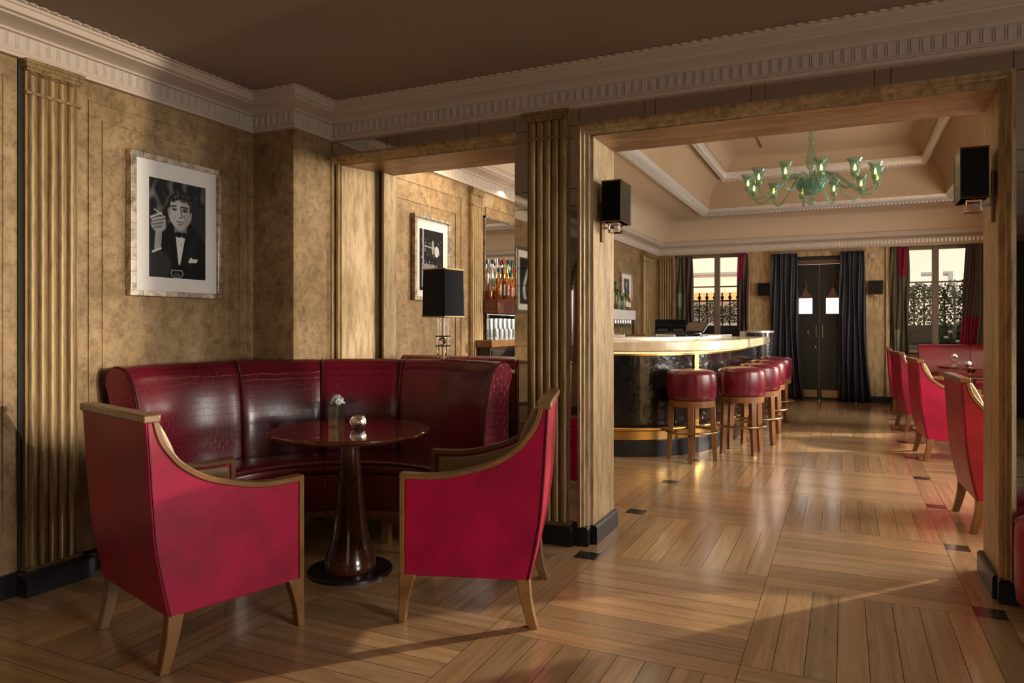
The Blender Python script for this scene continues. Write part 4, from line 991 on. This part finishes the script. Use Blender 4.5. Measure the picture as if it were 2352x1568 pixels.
def chandelier():
    t = thing('chandelier', 'sea green glass chandelier with twelve curled arms over the bar floor', 'chandelier', (-.34, 8.62, -.07))
    MB().lathe([(.001, ZT + .039), (.07, ZT + .039), (.065, ZT + .01), (.02, ZT - .02), (.012, ZT - .03), (.001, ZT - .03)], 20).build('ceiling_rose', M['gglass'], t, smooth=50)
    MB().lathe([(.001, 2.88), (.03, 2.9), (.022, 2.96), (.02, 3.05), (.03, 3.07), (.05, 3.10), (.058, 3.14), (.05, 3.2), (.035, 3.27), (.024, 3.32), (.02, 3.34), (.034, 3.36), (.02, 3.385), (.03, 3.41), (.022, 3.44), (.024, 3.5), (.027, 3.53), (.036, 3.55), (.05, 3.6), (.03, 3.62), (.014, 3.64), (.012, ZT - .025), (.001, ZT - .025)], 20).build('stem', M['gglass'], t, smooth=60)
    n = 36; pr = [(.02, 2.775), (.06, 2.785), (.10, 2.81), (.135, 2.85), (.155, 2.89), (.185, 2.925), (.18, 2.93), (.15, 2.9), (.128, 2.86), (.09, 2.82), (.05, 2.80), (.001, 2.795)]
    vs = [(r * (1 + .06 * cos(12 * 2 * pi * i / n)) * cos(2 * pi * i / n), r * (1 + .06 * cos(12 * 2 * pi * i / n)) * sin(2 * pi * i / n), z) for r, z in pr for i in range(n)]
    MB().add(vs, [(j * n + i, j * n + (i + 1) % n, (j + 1) * n + (i + 1) % n, (j + 1) * n + i) for j in range(len(pr) - 1) for i in range(n)]).build('bowl', M['gglass'], t, smooth=60)
    b = MB().lathe([(.001, 2.66), (.03, 2.67), (.047, 2.70), (.046, 2.725), (.025, 2.745), (.012, 2.755), (.016, 2.775), (.001, 2.778)], 20); b.build('finial', M['gglass'], t, smooth=60)
    for k in range(12):
        a = 2 * pi * (k + .35) / 12; lo = k % 2
        e = .67; arm = thing_child('arm', t)
        prof = smoothpath([(.06, 0, 2.86), (.12, 0, 2.96), (.20, 0, 2.995), (.29, 0, 2.96), (.40, 0, 2.86), (.50, 0, 2.78), (.58, 0, 2.757), (.65, 0, 2.785), (e, 0, 2.845)], 4)
        MB().tube(prof, [.017 - .006 * i / (len(prof) - 1) for i in range(len(prof))], 10).build('arm_tube', M['gglass'], arm, smooth=80)
        cp = [(.012, .0), (.030, .012), (.037, .03), (.04, .06), (.042, .10), (.048, .14), (.060, .17), (.076, .19), (.073, .192), (.056, .174), (.044, .14), (.038, .10), (.036, .06), (.033, .03), (.02, .016), (.001, .012)]
        nn = 24; vs = []
        for r, z in cp:
            for i in range(nn):
                th = 2 * pi * i / nn; q = r * (1 + .05 * cos(8 * th) * (1 if z > .02 else 0)); vs.append((e + q * cos(th), q * sin(th), 2.845 + z))
        MB().add(vs, [(j * nn + i, j * nn + (i + 1) % nn, (j + 1) * nn + (i + 1) % nn, (j + 1) * nn + i) for j in range(len(cp) - 1) for i in range(nn)]).build('glass_cup', M['gglass'], arm, smooth=80)
        MB().lathe([(.001, .016), (.011, .016), (.011, .065), (.001, .066)], 10, (e, 0, 2.845)).build('candle_tube', M['brass'], arm, smooth=50)
        MB().lathe([(.001, .067), (.009, .07), (.014, .09), (.009, .115), (.002, .135), (.001, .136)], 10, (e, 0, 2.845)).build('bulb', M['bulb'], arm, smooth=60)
        arm.rotation_euler = (0, 0, a)
chandelier()

# ------------------------------------------------------------------ bar counter and stools
FR = smoothpath([(-2.75, 6.50, 0), (-2.35, 6.535, 0), (-2.0, 6.62, 0), (-1.744, 6.74, 0), (-1.535, 6.91, 0), (-1.345, 7.2, 0), (-1.2, 7.68, 0), (-1.125, 8.34, 0), (-1.10, 9.2, 0), (-1.10, 10.4, 0)], 5)
FR = [(p[0], p[1]) for p in FR]
def bar():
    t = thing('bar_counter', 'curved black lacquered bar with onyx top and brass bands', 'bar counter', (0, 0, 0))
    def band(d0, d1, z0, z1, name, m, bevel=0, smooth=30):
        o = offset_path(FR, d1, -1); i = offset_path(FR, d0, -1)
        return MB().prism(o + list(reversed(i)), z0, z1, 'z').build(name, M[m], t, smooth=smooth, bevel=bevel)
    band(-.12, -.001, .16, 1.005, 'front_panel', 'barpanel')
    band(-.12, .035, 0, .155, 'plinth', 'plinth', .006)
    band(-.002, .012, .157, .238, 'brass_band', 'brass')
    band(-.002, .02, .965, 1.0, 'brass_band', 'brass')
    band(.022, .036, .984, .996, 'light_strip', 'led')
    MB().tube([(p[0], p[1], .27) for p in offset_path(FR, .10, -1)], .017, 10).build('foot_rail', M['brass'], t, smooth=60)
    for i in (8, 16, 24, 32, 40):
        p, q = offset_path(FR, .0, -1)[i], offset_path(FR, .10, -1)[i]; MB().tube([(p[0], p[1], .27), (q[0], q[1], .27)], .011, 8).build('rail_bracket', M['brass'], t)
    p = FR[25]; n_ = offsets(FR, -1, False)[25]; tx, ty = -n_[1], n_[0]
    MB().prism([(p[0] + n_[0] * .014 + tx * s_, p[1] + n_[1] * .014 + ty * s_) for s_ in (-.035, .035)] + [(p[0] + tx * s_, p[1] + ty * s_) for s_ in (.035, -.035)], .2, .965, 'z').build('brass_strip', M['brass'], t)
    band(-.50, .165, 1.006, 1.104, 'counter_top', 'marble', .012)
    band(-.88, -.34, 1.105, 1.132, 'service_ledge', 'marblew', .004)
    inner = offset_path(FR, -.86, -1); MB().prism(offset_path(FR, -.13, -1)[6:] + list(reversed(inner[6:])), .0, 1.1045, 'z').build('rear_carcass', M['dark'], t) if False else None
    band(-.86, -.80, 0, 1.104, 'rear_panel', 'dark')
    return t
bar()
def stool(label, loc, rz):
    t = thing('bar_stool', label, 'stool', loc, rz, 'stools along the bar')
    MB().lathe([(.001, .565), (.20, .565), (.216, .572), (.224, .60), (.228, .68), (.226, .77), (.221, .80), (.219, .812), (.212, .822), (.19, .835), (.12, .845), (.001, .848)], 48).build('seat', M['redb'], t, smooth=70)
    MB().tube([(.2215 * cos(a), .2215 * sin(a), .808) for a in [2 * pi * i / 40 for i in range(40)]], .0045, 6, True).build('piping', M['redb'], t)
    for a in (.3, 2.4, 4.5): MB().tube([(.2265 * cos(a), .2265 * sin(a), z) for z in (.60, .70, .80)], .0025, 5).build('seam', M['pipe'], t)
    MB().lathe([(.17, .505), (.212, .505), (.212, .564), (.17, .564)], 40).build('apron', M['oakl'], t, smooth=40)
    for k in range(4):
        a = pi / 2 * k; c_, s_ = cos(a), sin(a)
        def q(r, u, z): return (r * c_ - u * s_, r * s_ + u * c_, z)
        vs = []
        for z, r, w in ((0, .210, .019), (.05, .208, .020), (.30, .194, .025), (.508, .186, .027)):
            vs += [q(r - w, -w, z), q(r + w, -w, z), q(r + w, w, z), q(r - w, w, z)]
        fs = [(3, 2, 1, 0), (12, 13, 14, 15)] + [(4 * j + i, 4 * j + (i + 1) % 4, 4 * j + 4 + (i + 1) % 4, 4 * j + 4 + i) for j in range(3) for i in range(4)]
        lg = MB().add(vs, fs).build('leg', M['oakl'], t, bevel=.003)
        MB().add([q(.212 - .0185, -.0185, 0), q(.2305, -.0185, 0), q(.2305, .0185, 0), q(.1935, .0185, 0), q(.1925, -.0195, .035), q(.230, -.0195, .035), q(.230, .0195, .035), q(.1925, .0195, .035)], [(3, 2, 1, 0), (4, 5, 6, 7), (0, 1, 5, 4), (1, 2, 6, 5), (2, 3, 7, 6), (3, 0, 4, 7)]).build('foot_cap', M['agedbrass'], lg)
    MB().tube([(.238 * cos(a), .238 * sin(a), .275) for a in [2 * pi * i / 48 for i in range(48)]], .0125, 8, True).build('foot_ring', M['agedbrass'], t, smooth=80)
    return t
S0 = stool('burgundy bar stool nearest the camera, alone before the curve of the bar', (-1.295, 6.74, 0), R(8))
for (x, y, a), lb in zip(((-.925, 7.34, 40), (-.845, 8.06, 50), (-.85, 8.92, 48), (-.845, 9.95, 50)), ('second bar stool from the camera along the bar', 'middle bar stool of the five along the bar', 'fourth bar stool from the camera along the bar', 'farthest bar stool, nearest the street door')):
    dup(S0, (x, y, 0), R(a), lb)

t = thing('column', 'short black tiled column with silver top at the end of the bar', 'column', (-1.13, 10.98, 0))
MB().lathe([(.001, 0), (.19, 0), (.19, 1.15), (.001, 1.15)], 40, uv=True).build('tiled_shaft', M['crocblack'], t, smooth=40)
MB().lathe([(.001, 1.15), (.2, 1.15), (.2, 1.18), (.001, 1.183)], 40).build('top', M['silver'], t, smooth=40)
MB().box(-.27, -.17, -.06, .06, 0, 1.17).build('silver_post', M['silver'], t)
t = thing('pigeonhole_box', 'black desk organiser with pigeonholes on the bar ledge', 'organiser', (-1.76, 7.95, 1.1325), R(12))
b = MB(); b.box(-.17, .17, .10, .11, 0, .19); b.box(-.17, .17, -.1, .1, 0, .008); b.box(-.17, .17, -.1, .1, .182, .19); b.box(-.17, -.162, -.1, .1, .008, .182); b.box(.162, .17, -.1, .1, .008, .182); b.box(-.162, .162, -.1, .1, .055, .062); b.box(-.162, .162, -.1, .1, .118, .124); b.box(-.004, .004, -.1, .1, .062, .118)
b.build('carcass', M['steel'], t); MB().box(-.16, .16, -.105, -.098, .012, .052).build('drawer', M['black'], t); MB().box(-.04, .04, -.109, -.105, .028, .034).build('drawer_pull', M['agedbrass'], t)
for x in (-.08, .09): MB().box(x - .06, x + .05, -.085, .08, .063, .085).build('papers', M['dark'], t)
t = thing('till', 'till touch screen tilted on its stand on the bar ledge', 'till', (-1.52, 8.25, 1.1325), R(-25))
MB().box(-.09, .09, -.08, .08, 0, .025).build('base', M['steel'], t, bevel=.006); MB().box(-.03, .03, -.0, .03, .02, .1).build('stand', M['chrome'], t)
sc_ = MB().box(-.14, .14, -.011, .011, -.085, .085).build('screen_housing', M['steel'], t, bevel=.004); sc_.location = (0, -.03, .10); sc_.rotation_euler = (R(-48), 0, 0)
MB().box(-.125, .125, -.0125, -.0105, -.07, .07).build('screen', M['screen'], sc_)

# back bar along the left wall
def backbar():
    t = thing('back_bar', 'back bar with dark cupboards, wooden counter and stepped bottle shelf along the left wall', 'back bar', (0, 0, 0))
    x0 = BL + .052
    MB().box(x0, -2.95, 5.85, 11.3, 0, 1.05).build('cupboard', M['dark'], t, bevel=.004)
    for k in range(8): MB().box(-2.95, -2.938, 5.87 + k * .675, 5.87 + k * .675 + .65, .08, 1.02).build('door', M['black'], t, bevel=.003)
    MB().box(x0, -2.92, 5.82, 11.33, 1.051, 1.118).build('worktop', M['oak'], t, bevel=.005)
    MB().box(BL + .021, -2.945, 6.0, 8.2, 1.366, 1.50).build('bottle_step', M['mahog'], t, bevel=.004)
    MB().box(BL + .021, -3.04, 6.04, 8.2, 1.501, 1.585).build('bottle_step', M['mahog'], t, bevel=.004)
    MB().box(-3.105, -3.085, 6.03, 6.05, 1.119, 1.366).build('shelf_end', M['dark'], t); MB().box(-2.985, -2.96, 8.15, 8.17, 1.119, 1.366).build('shelf_end', M['dark'], t)
    MB().box(x0, -2.945, 9.1, 10.85, 1.34, 1.485).build('marble_shelf', M['marblew'], t, bevel=.003)
    MB().box(-2.985, -2.96, 9.12, 9.14, 1.119, 1.34).build('shelf_end', M['dark'], t); MB().box(-2.985, -2.96, 10.8, 10.82, 1.119, 1.34).build('shelf_end', M['dark'], t)
    MB().box(BL + .001, BL + .02, 6.05, 8.9, 1.12, 2.28).build('mirror', M['mirror'], t)
    MB().box(BL + .001, BL + .03, 6.03, 6.05, 1.12, 2.3).box(BL + .001, BL + .03, 6.03, 8.9, 2.28, 2.3).build('mirror_frame', M['sframe'], t)
backbar()
area('back_bar_strip', (-2.72, 6.4, 2.46), (-3.05, 6.4, 1.5), .06, 2.4, 9, (1, .80, .55))
area('back_bar_downlight', (-2.55, 5.2, 2.50), (-3.05, 5.1, 1.3), .2, .8, 9, (1, .82, .60))
area('shelf_strip', (-3.02, 6.9, 1.362), (-3.02, 6.9, 1.1), .03, 1.5, 1.6, (1, .88, .7))

BOT = [('amber', 'capd', 'label'), ('clearb', 'capd', 'label'), ('amber', 'redc', 'pinkl'), ('clearb', 'chrome', 'label'), ('darkb', 'capd', 'label'), ('greenb', 'capd', 'label'), ('amber', 'brass', 'label')]
BW = {'amber': 'amber spirit', 'clearb': 'clear spirit', 'darkb': 'dark', 'greenb': 'green glass'}
CW = {'capd': 'dark cap', 'redc': 'red wax cap', 'chrome': 'silver cap', 'brass': 'gold cap'}
def bottle(kind, loc, h, r, label, group):
    liq, cap, lab = kind
    o = MB().lathe([(.001, 0), (r * .95, 0), (r, .006), (r, h * .52), (r * .9, h * .60), (r * .45, h * .70), (r * .36, h * .78), (r * .36, h * .88), (.001, h * .88)], 14).build('bottle', M[liq], smooth=50)
    o.location = loc; tag(o, label, 'bottle', group)
    MB().lathe([(.001, h * .86), (r * .46, h * .86), (r * .46, h), (.001, h)], 10).build('cap', M[cap], o, smooth=50)
    if lab != 'label' or rb.random() < .4: MB().lathe([(r * 1.015, h * .16), (r * 1.015, h * .40)], 14, a0=-pi * .6, a1=pi * .6, c=(0, 0, 0)).build('label', M[lab], o, smooth=60)
ordn = ['leftmost', 'second', 'third', 'fourth', 'fifth', 'sixth', 'seventh', 'eighth', 'ninth', 'tenth']
rb = random.Random(5)
for i in range(7):
    k = BOT[[0, 4, 6, 0, 2, 6, 0][i]]; bottle(k, (-2.990, 6.10 + i * .088, 1.5005), .29 + rb.uniform(-.02, .03), .035, f'{ordn[i]} bottle in the front row of the wooden bottle shelf, {BW[k[0]]}, {CW[k[1]]}', 'bottles on the wooden back bar shelf')
for i in range(7):
    k = BOT[[1, 3, 1, 2, 1, 5, 1][i]]; bottle(k, (-3.075, 6.14 + i * .088, 1.5855), .31 + rb.uniform(-.02, .03), .031, f'{ordn[i]} bottle in the rear row of the wooden bottle shelf, {BW[k[0]]}, {CW[k[1]]}', 'bottles on the wooden back bar shelf')
for i in range(9):
    k = BOT[[4, 1, 6, 5, 1, 5, 3, 5, 0][i]]; bottle(k, (-3.0, 9.55 + i * .135, 1.4855), (.42 if i < 4 else .30) + rb.uniform(-.03, .03), .038, f'{ordn[i]} bottle from left on the white marble shelf, {BW[k[0]]}, {CW[k[1]]}', 'bottles on the marble shelf')
def tumbler(loc, label):
    o = MB().lathe([(.001, 0), (.033, 0), (.037, .10), (.0345, .10), (.031, .012), (.001, .012)], 14).build('tumbler', M['rib'], smooth=50); o.location = loc
    return tag(o, label, 'glass', 'tumblers under the bottle shelf')
for i in range(6):
    for j in range(2):
        for q in range(2 if j == 1 else 1):
            tumbler((-2.985 - .078 * j, 6.12 + i * .10 + .03 * j, 1.1185 + .101 * q), f'{ordn[i]} tumbler from left, {"front" if j == 0 else "rear"} row under the bottle shelf' + (', upper of its stack' if q else ''))
def stemglass(loc, label):
    o = MB().lathe([(.001, 0), (.03, 0), (.03, .003), (.005, .008), (.004, .09), (.012, .10), (.026, .13), (.030, .18), (.027, .215), (.0255, .215), (.028, .18), (.024, .132), (.001, .105)], 16).build('wine_glass', M['rib'], smooth=60); o.location = loc
    return tag(o, label, 'glass', 'stem glasses on the back bar')
for i in range(8): stemglass((-2.98, 9.72 + i * .13, 1.1185), f'{ordn[i]} stem glass from the left in the row below the marble shelf')
for i, nm in enumerate(('left', 'right')):
    o = MB().box(-.10, .10, -.14, .14, 0, .03).build('tray', M['chrome'], bevel=.006); o.location = ((-2.25, -1.55)[i], (7.15, 7.42)[i], (1.1325, 1.1045)[i] if i else 1.1045); o.rotation_euler = (0, 0, R(30 - 20 * i))
    tag(o, ('flat silver tray on the bar top close to the left jamb', 'flat silver tray on the bar top above the brass strip')[i], 'tray')
    o.location.z = 1.1325 if i == 0 else 1.1325
    o.location.x, o.location.y = ((-2.2, 7.18), (-1.72, 7.55))[i]

# ------------------------------------------------------------------ curtains and rod
def curtain(name, label, x0, x1, z0, z1, mats, pick, waves, y, flare=(0, 0), depth=.045, group=None, hem=None, nv=26):
    n = waves * 12; vs = []; fs = []; ms = []
    for j in range(nv + 1):
        v = j / nv; z = z0 + (z1 - z0) * v; fl = (1 - v) ** 2
        a, e = x0 + flare[0] * fl, x1 + flare[1] * fl; amp = depth * (.45 + .55 * (1 - v))
        for i in range(n + 1):
            u = i / n; vs.append((a + (e - a) * u + .01 * sin(v * 7 + u * 9), y + amp * sin(2 * pi * waves * (u + .03 * sin(3 * v + 1))) + .012 * sin(u * 17 + v * 4), z))
    for j in range(nv):
        for i in range(n): fs.append((j * (n + 1) + i, j * (n + 1) + i + 1, (j + 1) * (n + 1) + i + 1, (j + 1) * (n + 1) + i)); ms.append(pick((i + .5) / n, (j + .5) / nv))
    me = bpy.data.meshes.new(name); me.from_pydata(vs, [], fs)
    for m in mats: me.materials.append(M[m])
    me.polygons.foreach_set('material_index', ms); me.shade_smooth()
    o = bpy.data.objects.new(name, me); COL.objects.link(o); s = o.modifiers.new('thickness', 'SOLIDIFY'); s.thickness = .006
    tag(o, label, 'curtain', group)
    if hem:
        b = MB(); row = int(nv * hem); b.tube([vs[row * (n + 1) + i] for i in range(0, n + 1, 2)], .005, 5); b.build('hem', M['curt'], o)
    return o
curtain('door_curtain', 'floor length black curtain left of the street door, behind the stools', -1.14, -.72, .012, 2.47, ['curt'], lambda u, v: 0, 5, BB - .13, (.0, .10), .05, 'door curtains', .17)
curtain('door_curtain', 'floor length black curtain right of the street door, flaring at the hem', -.07, .29, .012, 2.47, ['curt'], lambda u, v: 0, 5, BB - .13, (-.03, .11), .05, 'door curtains', .17)
t = thing('curtain_rod', 'slim metal curtain rod over the street door', 'curtain rod', (-.41, BB - .13, 2.50))
MB().tube([(-.74, 0, 0), (.72, 0, 0)], .012, 10).build('rod', M['chrome'], t, smooth=60)
for x in (-.72, .70): MB().tube([(x, 0, 0), (x, .13, 0)], .008, 8).build('bracket', M['chrome'], t)
cm = ['curg', 'curr', 'curs', 'curm']
curtain('window_curtain', 'dark patchwork curtain at the left side of the window behind the bar', -2.74, -2.46, .80, 2.49, cm, lambda u, v: 2 if (u < .3 and .45 < v < .62) else (3 if u > .5 else 0), 4, BB - .11, (0, .05), .04, 'patchwork window curtains')
curtain('window_curtain', 'mauve patchwork curtain at the right side of the window behind the bar', -1.69, -1.51, .80, 2.49, cm, lambda u, v: 1 if v > .72 and u < .6 else 3, 3, BB - .11, (0, 0), .035, 'patchwork window curtains')
curtain('window_curtain', 'grey green patchwork curtain with crimson top, left of the right-hand window', .67, .925, .80, 2.50, cm, lambda u, v: 1 if v > .72 and .4 < u < .85 else (2 if v < .25 and .2 < u < .5 else 0), 4, BB - .11, (0, 0), .035, 'patchwork window curtains')
curtain('window_curtain', 'patchwork curtain with crimson foot, right of the right-hand window', 1.68, 2.06, .80, 2.50, cm, lambda u, v: 1 if v < .34 and u < .5 else (2 if .5 < v < .82 and u > .7 else (3 if u < .35 else 0)), 5, BB - .11, (-.10, 0), .04, 'patchwork window curtains')

# ------------------------------------------------------------------ street outside
struct(MB().box(-25, 25, BB + .32, 40, -.2, -.05).build('ground', M['stone']))
t = thing('townhouse', 'pale rendered building across the street', 'building', (0, 22, -.05))
MB().box(-20, 16, 0, 3, 0, 14).build('wall', M['facade'], t); MB().box(-20, -2.2, -.08, 0, 2.83, 2.90).build('string_course', M['stone'], t)
for x in (-8.5, -5.9, 1.6, 4.6): MB().box(x, x + .9, -.05, 0, 3.4, 5.4).build('window', M['frame'], t)
b = MB()
for x0, x1, z0, z1 in ((1.85, 2.12, 2.68, 2.74), (2.36, 2.58, 2.68, 2.74), (2.48, 2.58, 2.44, 2.68), (1.85, 2.12, 2.28, 2.33), (2.36, 2.58, 2.24, 2.32)): b.box(x0, x1, -.06, 0, z0, z1)
b.build('wall_bracket', M['stone'], t)
t = thing('awning', 'orange shop awning across the street', 'awning', (-3.6, 21.05, 0))
MB().prism([(0, 2.20), (.75, 2.24), (.75, 1.97), (0, 1.95)], -3.2, 1.6, 'x').build('canopy', M['orange'], t)
MB().box(-3.2, -3.16, 0, .04, -.05, 1.95).box(1.56, 1.6, 0, .04, -.05, 1.95).build('posts', M['frame'], t)
def railing(label, x0, x1, y, n):
    t = thing('iron_railing', label, 'railing', (x0, y, -.05)); L = x1 - x0
    MB().box(0, L, -.012, .012, 1.78, 1.81).build('top_rail', M['black'], t); MB().box(0, L, -.012, .012, .3, .33).build('bottom_rail', M['black'], t)
    for i in range(n):
        x = .06 + (L - .12) * i / (n - 1)
        MB().lathe([(.001, 0), (.014, 0), (.014, 1.80), (.02, 1.82), (.036, 1.86), (.037, 1.87), (.016, 1.90), (.011, 1.915), (.02, 1.93), (.02, 1.94), (.008, 1.955), (.001, 1.96)], 10, (x, 0, 0)).build('spike', M['black'], t, smooth=50)
railing('black iron railing with spear finials outside the window behind the bar', -3.0, -1.4, 14.55, 11)
railing('black iron railing behind the hedge outside the right-hand window', .6, 2.3, 14.75, 11)
def leaves(name, label, x0, x1, y0, y1, z0, z1, n, s, mats, cat, seed):
    rr = random.Random(seed); b = MB()
    for i in range(n):
        c = Vector((rr.uniform(x0, x1), rr.uniform(y0, y1), z0 + (z1 - z0) * rr.random() ** .85))
        c.z += .08 * noise.noise(Vector((c.x * 4, c.y * 4, seed))) * (c.z - z0) / (z1 - z0) * 2
        d = Vector((rr.uniform(-1, 1), rr.uniform(-1, .4), rr.uniform(-.3, 1))).normalized(); u = d.orthogonal().normalized(); w = d.cross(u); k = s * rr.uniform(.6, 1.3)
        q = rr.uniform(0, 6.28); u, w = u * cos(q) + w * sin(q), w * cos(q) - u * sin(q)
        b.add([c - u * k, c + w * k * .5 + d * .006, c + u * k, c - w * k * .5 + d * .006], [(0, 1, 2, 3)], 0 if rr.random() < .62 else (1 if rr.random() < .8 or len(mats) < 3 else 2))
    o = b.build(name, [M[m] for m in mats]); tag(o, label, cat, None, 'stuff'); return o
leaves('hedge', 'leafy hedge outside the right-hand street window', .6, 2.3, 14.05, 14.5, 1.10, 1.95, 5200, .030, ['leaf', 'leafd'], 'hedge', 2)
leaves('planter_flowers', 'flowering plants in the planter outside the window behind the bar', -3.0, -1.4, 14.05, 14.4, 1.30, 1.68, 3600, .022, ['leaf', 'leafd', 'flower_o'], 'plants', 4)
tag(MB().box(-3.05, -1.35, 14.0, 14.45, -.05, 1.255).build('planter', M['plinth'], bevel=.01), 'black planter box outside the window behind the bar', 'planter')
tag(MB().box(.55, 2.4, 13.95, 14.0, -.05, 1.26).build('fence_board', M['plinth']), 'black boarded fence below the hedge', 'fence')
leaves('camellia', 'small leafy bush with white blooms before the black fence', 1.40, 1.78, 13.64, 13.86, .90, 1.28, 420, .030, ['leaf', 'leafd'], 'plant', 8)
tag(MB().box(.6, 2.3, 14.06, 14.5, -.05, 1.04).build('planter', M['plinth']), 'black planter trough holding the hedge outside the right-hand window', 'planter')
tag(MB().box(1.38, 1.8, 13.64, 13.88, -.05, .85).build('planter', M['plinth']), 'black planter box of the white flowering bush', 'planter')
for i, (x, z) in enumerate(((1.50, 1.06), (1.56, 1.15), (1.66, 1.0))):
    o = MB().ball((0, 0, 0), .034, 8, .7).build('white_bloom', M['petal'], smooth=80); o.location = (x, 13.58, z); tag(o, ('middle white bloom on the bush outside the right-hand window', 'highest white bloom on the bush outside the right-hand window', 'lowest white bloom on the bush outside, nearest the crimson curtain')[i], 'flower', 'white blooms on the bush')

struct(MB().box(-14, 16, -9.5, -9, -.2, 13).box(5.0, 5.3, -3, 5, -.2, 1.5).build('wall_light_block', M['facade']))  # unseen walls added to block the sun and the low spot
struct(MB().box(2.02, 3.1, YR, YR + .05, 0, 2.4).build('mirror_dark_panel', M['doorp'], bevel=.005))  # dark panel added behind the camera to darken the mirror reflection
# ------------------------------------------------------------------ seen only in the mirrors
t = thing('arched_panel', 'copper orange arched panel with rope edging, seen in the mirror right of the pilaster', 'panel', (XL + .001, -2.15, .75))
pl = [(-.45, 0), (.45, 0), (.45, 1.0)] + [(.45 * cos(a), 1.0 + .45 * sin(a)) for a in [pi * k / 12 for k in range(1, 12)]] + [(-.45, 1.0)]
MB().prism(pl, 0, .03, 'x').build('panel', M['orangep'], t); MB().tube([(.03, p[0], p[1]) for p in pl], .018, 8, True).build('rope_edge', M['chrome'], t)
